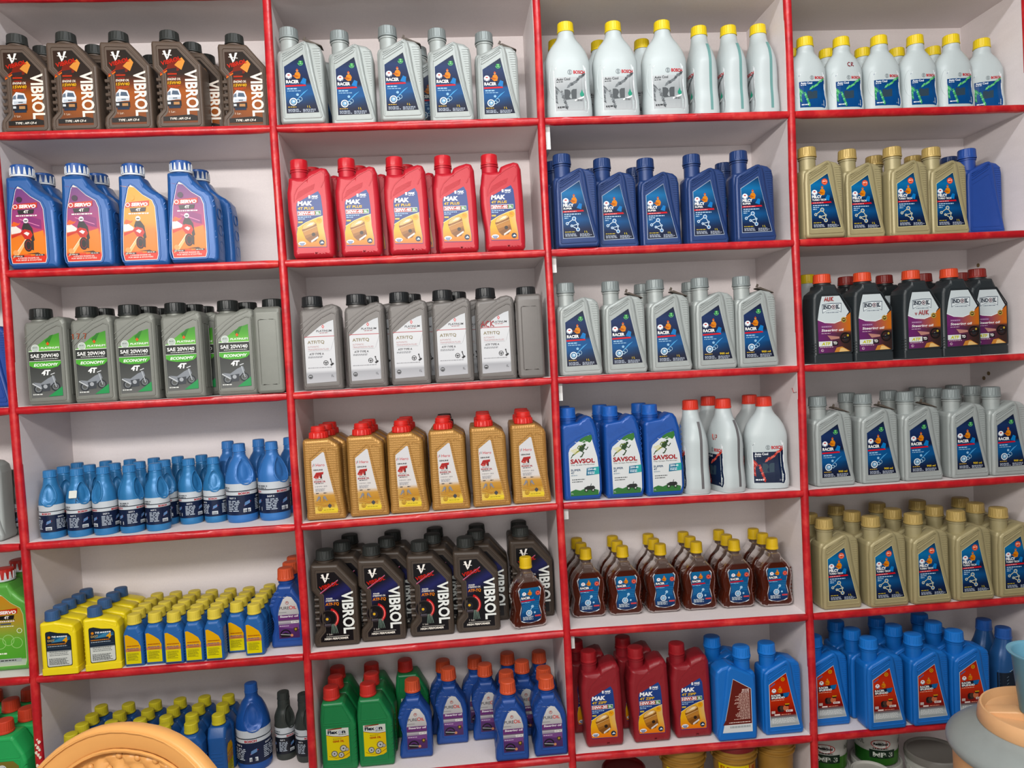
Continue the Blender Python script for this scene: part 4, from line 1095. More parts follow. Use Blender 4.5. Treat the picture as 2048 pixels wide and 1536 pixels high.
def k_yellow():
    W, H, D = .076, .141, .036
    mb = MB(); yf = -D / 2
    o = S(W, H, [(.02, 0), (.98, 0), (1, .02), (1, .66), (.94, .76), (.86, .79), (.42, .845), (.02, .83), (0, .80), (0, .02)])
    mb.slab(fillet(o, .004), yf, D / 2, .005)
    mb.slab(fillet(S(W, H, [(-.01, 0), (1.01, 0), (1.01, .11), (-.01, .11)]), .002), yf - .0005, D / 2 + .0005, .003)
    for k in range(9): mb.tube([(-W / 2 - .0002, -.012, H * (.18 + .066 * k)), (-W / 2 - .0002, .012, H * (.18 + .066 * k))], .0016, 6)
    mb.bead(fillet(S(W, H, [(.52, .80), (.93, .74), (.93, .68), (.6, .76)]), .002), yf + .0004, .0010)
    cx = (.27 - .5) * W
    neck(mb, cx, .0130, .82 * H, .86 * H, False)
    lo = fillet([(.17, .14), (.85, .15), (.85, .60), (.78, .645), (.5, .66), (.3, .69), (.17, .68)], .04, 3)
    KIND['yellow'] = dict(W=W, H=H, D=D, cx=cx, cr=.0152, parts=[part('body', mb.mesh('body', [plastic('bright_yellow_plastic', '#ecd61e', .38)])), part('cap', cap_mesh('cap', .0152, .021, .848 * H, cx, plastic('slate_blue_cap', '#3d628e', .42), 22, .0004)), part('label', label_dot(W, H, lo).mesh('label', flat_front(yf)))])
k_yellow()

# ---- small blue bottles with yellow caps
def label_small(W, H, o):
    L = Lab(W, H, 20)
    L.poly(o, '#dca93e')
    L.bg(o, lambda x, z: hexc('#dfae35') if z > .52 else (hexc('#c98a5a') if z > .40 else hexc('#d9cf2e')), 3, 30)
    L.micro(.2, .84, .40, .022, '#a5622e'); L.text('BRAKE FLUID', .2, .345, .028, '#5b5a86', .6, .03); L.micro(.25, .8, .315, .014, '#8a5a4a')
    L.micro(.2, .82, .26, .010, '#6b6a2a', 7, 2.2, .6)
    return L
def k_small(key, W, H, D, capr, caph, body, capm, lo, shoulder):
    mb = MB(); yf = -D / 2
    a, b = shoulder
    o = S(W, H, [(.04, 0), (.96, 0), (1, .02), (1, a), (.93, a + .06), (.80, b), (.20, b), (.07, a + .06), (0, a), (0, .02)])
    mb.slab(fillet(o, .005), yf, D / 2, .008, 4)
    mb.bead(S(W, H, [(.08, a - .02), (.3, a - .07), (.5, a - .02), (.9, a + .02)]), yf + .0008, .0012, False)
    for k in range(8):
        for sx in (-1, 1): mb.tube([(sx * (W / 2 - .0003), -D / 2 + .008, H * (.08 + .055 * k)), (sx * (W / 2 - .0003), D / 2 - .008, H * (.08 + .055 * k))], .0013, 6)
    neck(mb, 0, capr * .85, b * H - .002, H - caph + .002, False)
    KIND[key] = dict(W=W, H=H, D=D, cx=0, cr=capr, parts=[part('body', mb.mesh('body', [body])), part('cap', cap_mesh('cap', capr, caph, H - caph, 0, capm, 22, .0004, True, .97)), part('label', label_small(W, H, lo).mesh('label', flat_front(yf)))])
k_small('small_blue', .0425, .1155, .034, .0148, .0215, plastic('mid_blue_plastic', '#2b68a8', .38), plastic('pale_yellow_cap', '#dcc84a', .45), [(.12, .06), (.90, .06), (.90, .40), (.78, .50), (.5, .58), (.25, .635), (.12, .63)], (.64, .80))
k_small('tall_blue', .056, .150, .042, .0150, .0215, plastic('dark_blue_plastic', '#235a98', .36), plastic('lemon_cap', '#c9bd2a', .45), [(.14, .06), (.86, .06), (.86, .46), (.7, .54), (.3, .56), (.14, .5)], (.70, .845))

# ---- blue steering-oil bottle with orange cap
def label_pure(W, H, o):
    L = Lab(W, H, 21)
    L.poly(o, '#c9c8c6')
    g = ramp([(0, '#4d3160'), (.3, '#5f3a70'), (.34, '#8d8494'), (.4, '#b9b5b8'), (.43, '#6d3b74'), (.55, '#6d3b74'), (.56, '#b3b1b2'), (1, '#d4d2cf')])
    L.bg(o, lambda x, z: g(z), 5, 30)
    L.ring(.53, .58, .05, .014, '#9a5a5a'); L.ell(.53, .585, .02, '#b96a62')
    L.text('PURE', .30, .495, .038, '#4b4448', .28, .01); L.ring(.635, .517, .055, .018, '#c9403a'); L.text('IL', .70, .495, .038, '#c9403a', .09, .03)
    L.rect(.26, .455, .5, .463, '#8f8c8f'); L.text('Steering oil', .30, .385, .034, '#f1ecef', .52, .02, .15)
    L.rect(.26, .35, .84, .358, '#6d6a70'); L.rect(.62, .315, .83, .345, '#e2e0de'); L.text('ATF TYPE', .64, .321, .016, '#4a4548', .17, .02)
    L.poly([(.26, .30), (.84, .31), (.84, .235), (.6, .25), (.26, .27)], '#7a4f86'); L.micro(.28, .6, .28, .007, '#d9cfdc')
    L.ring(.44, .17, .16, .035, '#1c1a1e', 18, 10, 190); L.poly([(.3, .14), (.55, .14), (.58, .175), (.44, .2), (.34, .185)], '#232126'); L.line([(.3, .18), (.58, .165)], .014, '#cfd3d3')
    L.ell(.62, .16, .04, '#c98f6a'); L.poly([(.68, .255), (.80, .26), (.79, .215), (.74, .20), (.69, .215)], '#4c3f28'); L.ell(.74, .235, .03, '#b99a4a')
    return L
def k_pure():
    W, H, D = .079, .183, .048
    mb = MB(); yf = -D / 2
    body = plastic('ultramarine_plastic', '#27529a', .36, .05)
    o = S(W, H, [(.03, 0), (.97, 0), (1, .03), (1, .50), (.95, .58), (.80, .68), (.70, .76), (.68, .80), (.26, .80), (.24, .75), (.06, .64), (0, .54), (.03, .45), (.10, .36), (.085, .24), (.02, .15), (0, .04)])
    mb.slab(fillet(o, .006), yf, D / 2, .008, 4)
    lo = [(.25, .125), (.85, .125), (.855, .46), (.80, .56), (.66, .65), (.54, .665), (.42, .63), (.30, .52), (.25, .42)]
    mb.bead(fillet(S(W, H, [(.21, .10), (.885, .10), (.895, .47), (.82, .60), (.66, .69), (.52, .70), (.38, .65), (.25, .54), (.21, .43)]), .004), yf, .0014)
    for k in range(4):
        c = S(W, H, [(.08 + .05 * k, .555 + .05 * k)])[0]
        mb.slab([(c[0] + .0055 * math.cos(a), c[1] + .0035 * math.sin(a)) for a in [2 * PI * j / 12 for j in range(12)]], yf - .0010, yf + .006, .001, 2)
    mb.bead(S(W, H, [(.10, .40), (.15, .32), (.13, .22), (.08, .16)]), yf + .0008, .0016, False)
    cx = (.47 - .5) * W
    neck(mb, cx, .0160, .79 * H, .85 * H)
    KIND['pure'] = dict(W=W, H=H, D=D, cx=cx, cr=.0188, parts=[part('body', mb.mesh('body', [body])), part('cap', cap_mesh('cap', .0188, .0275, .85 * H, cx, plastic('tangerine_cap', '#cf5a35', .42), 18, .0010, True, .95)), part('label', label_pure(W, H, lo).mesh('label', flat_front(yf)))])
k_pure()

# ---- clear flask of amber oil
def label_flask(W, H, o):
    L = Lab(W, H, 22)
    L.poly([(.5 + (x - .5) * 1.06, .31 + (z - .31) * 1.05) for x, z in o], '#cfd6da')
    g = ramp([(0, '#17305a'), (.15, '#1c4270'), (.4, '#1f6296'), (.7, '#1d5a8a'), (1, '#24709c')])
    L.bg(o, lambda x, z: g(z), 6, 18)
    for k in range(5): L.line([(.28, .22 + .02 * k), (.5, .27 + .02 * k), (.73, .25 + .025 * k)], .006, '#4d93bd')
    flame_and_logo(L, .36, .455, .75); L.ell(.70, .455, .06, '#c4473a'); L.ring(.7, .455, .04, .01, '#e0a090')
    L.rect(.27, .385, .5, .425, '#1a2038'); L.text('RACER', .285, .39, .03, '#f4f4f2', .22, .04); L.poly([(.5, .39), (.6, .42), (.58, .385)], '#1f7fc0')
    L.poly([(.27, .36), (.62, .365), (.60, .38), (.27, .374)], '#cf3b41'); L.micro(.29, .5, .345, .008, '#a9cbe4')
    L.ring(.46, .21, .075, .02, '#dbe6ee'); L.ell(.46, .21, .045, '#9dc0d8'); L.ell(.55, .29, .035, '#a8c8de'); L.line([(.48, .23), (.55, .29)], .018, '#a8c8de'); L.ell(.6, .21, .025, '#a8c8de')
    L.rect(.6, .155, .74, .175, '#c6555a'); L.micro(.3, .58, .16, .007, '#c2ccd4', 4)
    return L
def k_flask():
    W, H, D = .085, .166, .050
    mb = MB(); yf = -D / 2
    o = S(W, H, [(.14, 0), (.86, 0), (.97, .03), (1, .08), (.965, .17), (.93, .26), (.97, .38), (.985, .46), (.95, .56), (.86, .64), (.68, .74), (.64, .80), (.36, .80), (.32, .74), (.14, .64), (.05, .56), (.015, .46), (.03, .38), (.07, .26), (.035, .17), (0, .08), (.03, .03)])
    mb.slab(fillet(o, .004), yf, D / 2, .010, 4)
    mb.bead(fillet(S(W, H, [(.22, .09), (.78, .09), (.80, .2), (.74, .3), (.80, .44), (.78, .57), (.66, .665), (.34, .665), (.22, .57), (.20, .44), (.26, .3), (.20, .2)]), .004), yf + .0002, .0010)
    for k in range(9):   # ribbed grip on the right
        mb.bead(S(W, H, [(.86, .14 + .052 * k), (.93, .15 + .052 * k), (.95, .165 + .052 * k)]), yf + .0045, .0016, False)
    mb.lathe([(.0118, .79 * H), (.0118, .855 * H)], 0, 0, 24)
    lo = [(.26, .12), (.36, .095), (.5, .088), (.64, .095), (.74, .12), (.755, .2), (.715, .30), (.75, .42), (.77, .50), (.73, .53), (.62, .50), (.5, .49), (.38, .50), (.27, .53), (.23, .50), (.25, .42), (.285, .30), (.245, .2)]
    KIND['flask'] = dict(W=W, H=H, D=D, cx=0, cr=.0148, parts=[part('body', mb.mesh('body', [AMBER])), part('cap', cap_mesh('cap', .0148, .0265, .84 * H, 0, plastic('flask_yellow_cap', '#dcb91c', .42), 20, .0003, True, .97)), part('label', label_flask(W, H, lo).mesh('label', lambda x, z, l: (x * 1.16, yf - l, z * 1.12 - .0012)))])
k_flask()

# ---- green gear-oil bottle
def label_gear(W, H, o):
    L = Lab(W, H, 23)
    L.poly(o, '#c9cdc4')
    L.bg([(.16, .14), (.45, .132), (.70, .15), (.79, .175), (.79, .425), (.6, .42), (.35, .43), (.16, .45)], lambda x, z: lerp(hexc('#d8c81e'), hexc('#d9a628'), max(0, x - .4)), 6, 12)
    L.line([(.16, .452), (.35, .432), (.6, .42), (.79, .428)], .014, '#8a3a24'); L.poly([(.2, .525), (.6, .535), (.6, .522), (.2, .512)], '#8a3a24')
    L.text('Flex', .20, .462, .044, '#232d3c', .28, .05); L.ring(.545, .48, .042, .014, '#8a8fb8'); L.text('n', .60, .462, .034, '#232d3c', .1, .05); L.micro(.5, .72, .447, .007, '#55604e')
    L.micro(.34, .62, .395, .007, '#8a6a2a'); L.text('GEAR OIL', .33, .355, .027, '#b0422a', .32, .04)
    for cx, cz, r in ((.36, .215, .09), (.55, .195, .085), (.62, .275, .10), (.72, .26, .05)): L.ring(cx, cz, r, .02, '#5b5d5c'); L.ell(cx, cz, r * .75, '#b9bbb8'); L.ell(cx, cz, r * .25, '#4a4c4b')
    L.line([(.2, .19), (.4, .16), (.6, .17), (.79, .22)], .008, '#8a3a24')
    return L
def k_gear(key, body, capm, lab, lo):
    W, H, D = .082, .190, .054
    mb = MB(); yf = -D / 2
    o = S(W, H, [(.03, 0), (.97, 0), (1, .03), (1, .55), (.95, .63), (.72, .82), (.66, .85), (.08, .85), (.04, .81), (0, .65), (0, .03)])
    mb.slab(fillet(o, .004), yf, D / 2, .006)
    mb.bead(fillet(S(W, H, [(.10, .09), (.83, .09), (.83, .57), (.10, .57)]), .002), yf, .0010)
    mb.bead(S(W, H, [(.10, .06), (.85, .06)]), yf, .0012, False)
    mb.bead(fillet(S(W, H, [(.10, .60), (.86, .60), (.64, .81), (.14, .81)]), .003), yf, .0010)
    for k in range(6): mb.bead(S(W, H, [(.88, .10 + .075 * k), (.98, .145 + .075 * k)]), yf + .002, .0030, False)
    cx = (.31 - .5) * W
    neck(mb, cx, .0160, .84 * H, .87 * H, False)
    KIND[key] = dict(W=W, H=H, D=D, cx=cx, cr=.0190, parts=[part('body', mb.mesh('body', [body])), part('cap', cap_mesh('cap', .0190, .0275, H - .0275, cx, capm, 26, .0005, True, .96)), part('label', lab(W, H, lo).mesh('label', flat_front(yf)))])
k_gear('gear_green', plastic('green_plastic', '#1d7f4a', .38), plastic('gear_red_cap', '#c6362e', .4), label_gear, [(.16, .14), (.45, .132), (.70, .15), (.79, .175), (.79, .53), (.16, .53)])
def label_gtx(W, H, o):
    L = Lab(W, H, 24)
    L.poly(o, '#5d6b3c'); L.bg(o, lambda x, z: lerp(hexc('#4d7a3a'), hexc('#8a7a3c'), z), 3, 8)
    L.ell(.36, .47, .12, '#d7dbd8'); L.line([(.28, .46), (.44, .485)], .05, '#3d6aa0'); L.line([(.28, .445), (.44, .455)], .02, '#b9483e')
    L.rect(.18, .345, .72, .40, '#c9a94c'); L.text('Champion', .22, .358, .025, '#a3482e', .42)
    L.text('GB', .28, .25, .07, '#22262a', .3, .08); L.text('GB', .28, .252, .066, '#e6e8e4', .29, .02)
    L.micro(.2, .7, .22, .01, '#d9d6c2', 4)
    return L
k_gear('light_green', plastic('light_green_plastic', '#2fae62', .36), plastic('vermilion_cap', '#d24a2e', .42), label_gtx, [(.14, .12), (.80, .12), (.80, .50), (.66, .56), (.14, .56)])

# ---- tall dark-blue bottle with a chevron front
def k_chevron():
    W, H, D = .072, .205, .058
    keys = [(0, 0, 0, .034, .027, 3), (.01, 0, 0, .036, .029, 3), (.5 * H, 0, 0, .036, .029, 3), (.64 * H, 0, 0, .033, .027, 2.6), (.78 * H, 0, 0, .023, .021, 2.2), (.86 * H, 0, 0, .0185, .0185, 2), (.88 * H, 0, 0, .0175, .0175, 2)]
    rows = spline(keys, 34); mb = MB(); mb.loft(rows, 36)
    fw = wrap(rows)
    L = Lab(W, H, 25)
    L.bg([(.04, .10), (.96, .10), (.96, .62), (.42, .505), (.04, .505)], lambda x, z: hexc('#1d2836'), 16, 12)
    L.line([(.06, .51), (.42, .508), (.7, .57), (.94, .625)], .02, '#9fb6c4')
    for k in range(3): L.line([(.1, .44 - .04 * k), (.3, .435 - .04 * k), (.36, .45 - .04 * k)], .012, '#7f95a4')
    L.ell(.74, .44, .07, '#a3443a'); L.text('COOL', .60, .42, .03, '#d9dcdc', .30, .03); L.rect(.6, .375, .92, .39, '#d7dbdc'); L.rect(.64, .33, .92, .36, '#a33a3a')
    KIND['chevron'] = dict(W=W, H=H, D=D, cx=0, cr=.0188, parts=[part('body', mb.mesh('body', [plastic('steel_blue_plastic', '#2a5a8e', .25, .1)], 45)), part('cap', cap_mesh('cap', .0188, .026, .875 * H, 0, plastic('steel_blue_cap', '#2b5ea6', .3), 16, .0004)), part('label', L.mesh('label', fw))])
k_chevron()
# ------------------------------------------------------------------ measured shelving: dividers, shelf heights
VX = [-1.192, -0.5964, 0.0, 0.6, 1.1903, 1.7817, 2.375]          # divider centre lines, left to right
ZS = [z + ZO for z in (.28373, -.0103, -.30983, -.60716, -.90581, -1.20513, -1.50039, -1.80)]
DZ = {(3, 4): .0084, (3, 5): .0072, (3, 3): .003, (3, 6): .003, (4, 6): -.0025, (1, 2): .002, (1, 4): -.0026, (1, 5): -.002}
T = .0088         # half thickness of the painted edges
DEPTH = .222      # clear depth of the compartments
def jz(v, k): return ZS[k] + DZ.get((v, k), 0)
def shelf_z(c, k, x):
    a, b = VX[c], VX[c + 1]
    t = (x - a) / (b - a)
    return jz(c, k) * (1 - t) + jz(c + 1, k) * t

def link(o, parent=None):
    COL.objects.link(o)
    if parent is not None: o.parent = parent
    return o
def obj(name, me, parent=None, loc=None):
    o = link(bpy.data.objects.new(name, me), parent)
    if loc: o.location = loc
    return o
def tag(o, label, cat, group=None):
    o['label'] = label; o['category'] = cat
    if group: o['group'] = group
    return o
def empty(name, loc, rz=0.0):
    o = link(bpy.data.objects.new(name, None)); o.empty_display_size = .05
    o.location = loc; o.rotation_euler = (0, 0, rz)
    return o

# ---- the room around: floor and the wall the shelving stands against
mb = MB(); mb.box(-3.2, -3.4, -.06, 3.8, .34, 0)
o = obj('floor', mb.mesh('floor', [wallmat('grey_floor', '#8b8580', '#a19a93', 5)])); o['kind'] = 'structure'
mb = MB(); mb.box(-3.2, .252, 0, 3.8, .34, 3.2)
o = obj('wall_back', mb.mesh('wall_back', [wallmat('cream_wall', '#cdc6bb', '#d8d2c8', 4)])); o['kind'] = 'structure'
mb = MB(); mb.box(-3.2, -3.4, 3.2, 3.8, .34, 3.26)
o = obj('ceiling', mb.mesh('ceiling', [wallmat('white_ceiling', '#d5d2cd', '#dedbd6', 4)])); o['kind'] = 'structure'

# ---- shelving unit
unit = empty('shelving_unit', (0, 0, 0))
tag(unit, 'wall of white laminate compartments with red painted front edges', 'shelving')
Z7 = ZS[7]
for i, x in enumerate(VX):
    mb = MB(); mb.box(x - .008, .002, Z7 - .009, x + .008, DEPTH, ZS[0] + .009)
    obj('divider', mb.mesh('divider', [LAM]), unit)
    mb = MB()
    prof = [(-T, .004), (-T, -.002), (-T * .72, -.0062), (0, -.0082), (T * .72, -.0062), (T, -.002), (T, .004)]
    rings = []
    n = 40
    for k in range(n + 1):
        z = Z7 - .012 + (ZS[0] - Z7 + .024) * k / n
        w = 1 + .025 * math.sin(k * 1.7 + i) + .03 * math.sin(k * .61 + 2 * i)
        rings.append(mb.ring([(x + .0012 * math.sin(k * .45 + i) + a * w, b, z) for a, b in prof]))
    for a, b in zip(rings, rings[1:]):
        for q in range(len(prof) - 1): mb.face((a[q], a[q + 1], b[q + 1], b[q]))
    mb.face(rings[0][::-1]); mb.face(rings[-1])
    obj('edge_strip', mb.mesh('edge_strip', [RED], 50), unit)
def sheared_box(mb, x0, x1, y0, y1, za, zb, h):
    k = mb.ring([(x0, y0, za - h), (x1, y0, zb - h), (x1, y1, zb - h), (x0, y1, za - h), (x0, y0, za + h), (x1, y0, zb + h), (x1, y1, zb + h), (x0, y1, za + h)])
    for q in ((0, 3, 2, 1), (4, 5, 6, 7), (0, 1, 5, 4), (1, 2, 6, 5), (2, 3, 7, 6), (3, 0, 4, 7)): mb.face([k[i] for i in q])
for c in range(6):
    xa, xb = VX[c] + .008, VX[c + 1] - .008
    for k in range(8):
        za, zb = jz(c, k), jz(c + 1, k)
        mb = MB(); sheared_box(mb, xa, xb, .002, DEPTH, za, zb, .0082)
        obj('shelf_board', mb.mesh('shelf_board', [LAM]), unit)
        mb = MB(); rings = []; n = 26
        prof = [(.004, T), (-.002, T), (-.0066, T * .72), (-.0086, 0), (-.0066, -T * .72), (-.002, -T), (.004, -T)]
        x0, x1 = VX[c] + .0075, VX[c + 1] - .0075
        for j in range(n + 1):
            t = j / n; x = x0 + (x1 - x0) * t; z = za + (zb - za) * t
            e = .82 if j in (0, n) else 1.0
            w = (1 + .03 * math.sin(j * 1.3 + c + k * 2) + .03 * math.sin(j * .5 + 3 * c)) * e
            rings.append(mb.ring([(x, y, z + (min(dz * w, .0080) if dz > 0 else dz * w * 1.12)) for y, dz in prof]))
        for a, b in zip(rings, rings[1:]):
            for q in range(len(prof) - 1): mb.face((a[q], a[q + 1], b[q + 1], b[q]))
        mb.face(rings[0]); mb.face(rings[-1][::-1])
        obj('edge_strip', mb.mesh('edge_strip', [RED], 50), unit)
    mb = MB(); mb.box(VX[c], DEPTH, Z7 - .009, VX[c + 1], DEPTH + .008, ZS[0] + .009)
    obj('back_panel', mb.mesh('back_panel', [LAM]), unit)
for k in (1, 2, 3, 4, 5):   # white battens under the boards on the left of the third bay
    z = jz(3, k) - T
    h = (.052, .036, .040, .026, .034)[k - 1]
    mb = MB(); mb.box(VX[3] + .008, .012, z - h, VX[3] + .020, .20, z + .001)
    obj('batten', mb.mesh('batten', [plastic('batten_white', '#dcdbd9', .5)]), unit)
for y, z in ((.178, ZS[2] - .055), (.150, ZS[3] - .045), (.168, ZS[3] - .058)):   # old screw holes in the right-hand divider
    mb = MB(); mb.tube([(VX[5] - .0095, y, z), (VX[5] - .0078, y, z)], .0052, 12)
    obj('screw_hole', mb.mesh('screw_hole', [plastic('hole_brown', '#8a7452', .7)]), unit)
mb = MB(); mb.tube([(VX[4] - .0086, .03, ZS[3] - .047), (VX[4] - .0086, .022, ZS[3] - .058), (VX[4] - .0086, .006, ZS[3] - .056)], .0007, 5)
obj('pen_tick', mb.mesh('pen_tick', [plastic('red_pen', '#b5282c', .5)]), unit)
# flaked paint on the left-hand divider's edge
mb = MB()
for j in range(16):
    z = ZS[6] + .16 - .0058 * j - (.012 if j > 7 else 0); xx = VX[1] + .0005 + .004 * math.sin(j * 2.1)
    r = .0016 + .0016 * abs(math.sin(j * 1.7))
    mb.slab([(xx + r * math.cos(a) * (1 + .3 * math.sin(3 * a + j)), z + 1.3 * r * math.sin(a)) for a in [2 * PI * q / 9 for q in range(9)]], -.0093, -.007, .0002, 1)
obj('flaked_paint', mb.mesh('flaked_paint', [plastic('primer_cream', '#e3d3c0', .6)]), unit)

# ------------------------------------------------------------------ camera geometry used to set things where they stand
def u_to_x(u, y, z):
    k = (u - 1024) / FPX
    a = [RIGHT[i] - k * FWD[i] for i in range(3)]
    return CX - (a[1] * (y - CY) + a[2] * (z - CZ)) / a[0]
def ray_hit_z(u, v, z):
    a, b = (u - 1024) / FPX, (768 - v) / FPX
    d = [RIGHT[i] * a + FWD[i] + UP[i] * b for i in range(3)]
    s = (z - CZ) / d[2]
    return (CX + s * d[0], CY + s * d[1], z)
def ray_hit_y(u, v, y):
    a, b = (u - 1024) / FPX, (768 - v) / FPX
    d = [RIGHT[i] * a + FWD[i] + UP[i] * b for i in range(3)]
    s = (y - CY) / d[1]
    return (CX + s * d[0], y, CZ + s * d[2])

# ------------------------------------------------------------------ the stock on the shelves
ITEMS = []
LAYN = ('front row', 'second row', 'third row', 'fourth row', 'back row')
def B(c, row, kind, desc, group, pts, layers=2):
    """pts: (u of cap, v of cap top or None, layer[, dict]);  row = index of the board they stand on"""
    K0 = kind
    for p in pts:
        u, v, lay = p[0], p[1], p[2]
        ex = p[3] if len(p) > 3 else {}
        kd = ex.get('kind', K0); K = KIND[kd]
        rot = math.radians(ex.get('rot', 0))
        sz = ZS[row] + T
        if 'y' in ex: y = ex['y']
        elif v is None: y = K['D'] / 2 + .010 + lay * (K['D'] + .005)
        else:
            y = ray_hit_z(u, v, sz + K['H'])[1] + (K['cr'] if row <= 2 else -K['cr']) - K['cx'] * math.sin(rot)
        lim = (K['D'] if abs(math.sin(rot)) < .5 else K['W']) / 2
        y = max(lim - .006, min(DEPTH - lim - .001, y))
        x = ex['x'] if 'x' in ex else u_to_x(u, y + K['cx'] * math.sin(rot), sz + K['H']) - K['cx'] * math.cos(rot)
        ITEMS.append(dict(c=c, row=row, kind=kd, desc=ex.get('desc', desc), group=ex.get('group', group), x=x, y=y, rot=rot, lay=lay, ex=ex, x0=x, y0=y))
BACK = {}
# bay 2 (first full bay), shelf 1
B(1, 1, 'brown_truck', 'brown oil bottle with orange truck label', 'brown bottles with truck labels', [(32, 64, 0), (131, 60, 0), (236.5, 59, 0), (338, 57, 0), (468, 64, 0), (85, 88, 1), (189, 86, 1), (384, 81, 1), (303, 107, 2), (412, 105, 2)])
B(2, 1, 'silver', 'silver bottle with dark blue label on top shelf', 'silver bottles on the top shelf', [(576.5, 46, 0, dict(kind='silver_torn')), (678, 57, 0), (774, 44, 0, dict(kind='silver_torn')), (873, 53, 0), (967, 60, 0, dict(kind='silver_torn')), (612, None, 1, dict(y=.135)), (836, None, 1, dict(y=.14))])
B(3, 1, 'coolant_grey', 'white coolant bottle with yellow cap and grey label', 'white coolant bottles with grey labels', [(1130, 40, 0), (1225, 39, 0), (1323, 37, 0), (1397, 48, 0, dict(rot=-90, desc='white coolant bottle with yellow cap standing edge on')), (1456, 47, 0, dict(rot=-90, desc='white coolant bottle with yellow cap standing edge on')), (1515.6, 45, 0, dict(rot=-90, desc='white coolant bottle with yellow cap standing edge on')), (1096, 76, 1), (1184, 78, 1), (1275, 75, 1)])
B(4, 1, 'coolant_blue', 'small white coolant bottle with yellow cap and blue label', 'white coolant bottles with blue labels', [(1610.5, 74, 0), (1684, 74, 0, dict(mark='CR')), (1764, 71, 0), (1841, 70, 0), (1918, 69, 0), (1972, 77, 0, dict(rot=-14)), (1586, 98, 1), (1654, 98, 1), (1730, 96, 1), (1807, 96, 1), (1884, 93, 1)])
# shelf 2
B(1, 2, 'rider_purple', 'blue bottle with motorcycle rider label and white-ribbed cap', 'blue bottles with rider labels', [(43.7, 326, 0), (153, 326, 0), (265, 326, 0, dict(kind='rider_orange', desc='blue bottle with yellow-orange motorcycle rider label')), (361, 319, 0), (86, 346, 1), (195, 346, 1), (397, 338, 1)])
B(2, 2, 'piston_red', 'bright red oil bottle with gold piston label', 'bright red bottles with piston labels', [(598, 312, 0), (692.6, 309, 0), (788, 307, 0), (884.5, 303, 0), (977.5, 302, 0), (622, 330, 1), (716, 328, 1), (811, 326, 1)])
B(3, 2, 'navy', 'navy blue oil bottle with silver-edged blue label', 'navy blue bottles', [(1122, 304, 0), (1203, 314, 0), (1289.5, 314, 0), (1382, 306, 0), (1476, 299, 0), (1101.6, 319, 1), (1183, 335, 1), (1268, 333, 1), (1446, 323, 1)])
B(4, 2, 'champagne', 'champagne gold bottle standing beside plain blue bottle', 'champagne bottles on the second shelf', [(1613, 290, 0), (1693.5, 296, 0), (1783.5, 291, 0), (1861.5, 292, 0), (1933, 295, 0, dict(kind='bare_blue', desc='plain blue bottle without label beside champagne bottles', group='plain blue bottles')), (1748, 309, 1), (1825.6, 309, 1), (1898, 311, 1, dict(kind='navy', desc='dark blue bottle hidden behind champagne bottles', group='navy blue bottles'))])
# shelf 3
B(0, 3, 'bare_blue', 'plain blue bottle cut off by the left edge', 'plain blue bottles', [(0, None, 0, dict(x=-.664, y=.05))])
B(1, 3, 'grey_bike', 'grey oil bottle with green and black motorcycle label', 'grey bottles with green labels', [(81.5, None, 0), (174, None, 0, dict(mark='17.7')), (257, None, 0), (350, None, 0), (460, None, 0), (549, None, 0, dict(rot=-90, desc='grey bottle with black cap turned edge on beside motorcycle labels')), (207, None, 1), (294, None, 1), (386, None, 1), (492, None, 1), (317, None, 2), (408, None, 2)])
B(2, 3, 'grey_atf', 'grey bottle with white transmission fluid label', 'grey bottles with white labels', [(623.5, None, 0), (712, None, 0), (798, None, 0), (884, None, 0), (970, None, 0, dict(mark='ACK')), (1051, None, 0, dict(rot=-90, desc='grey bottle with black cap turned edge on beside white labels')), (738, None, 1), (822.5, None, 1), (913, None, 1)])
B(3, 3, 'silver', 'silver bottle with dark blue label below navy bottles', 'silver bottles on the third shelf', [(1130, None, 0), (1220, None, 0, dict(kind='silver_torn')), (1309, None, 0, dict(kind='silver_torn')), (1400, None, 0, dict(kind='silver_900')), (1480, None, 0, dict(kind='silver_900_torn')), (1284, None, 1, dict(y=.14)), (1379, None, 1, dict(y=.14))])
B(4, 3, 'black_orange', 'black steering oil bottle with orange cap', 'black steering oil bottles', [(1643, None, 0, dict(mark='AUK')), (1723.6, None, 0), (1822, None, 0, dict(mark='vAUK')), (1896, None, 0), (1953.5, None, 0, dict(kind='black_red', y=.075, desc='black steering oil bottle with red cap')), (1688, None, 1, dict(kind='black_red', y=.135, desc='black steering oil bottle with red cap')), (1768, None, 1, dict(kind='black_red', y=.14, desc='black steering oil bottle with red cap')), (1846.5, None, 1, dict(kind='black_red', y=.145, desc='black steering oil bottle with red cap')), (1925, None, 1, dict(kind='black_red', y=.17, desc='black steering oil bottle with red cap')), (1618, None, 1, dict(kind='coolant_grey', y=.15, desc='white bottle with yellow cap behind black bottles', group='white coolant bottles with grey labels'))])
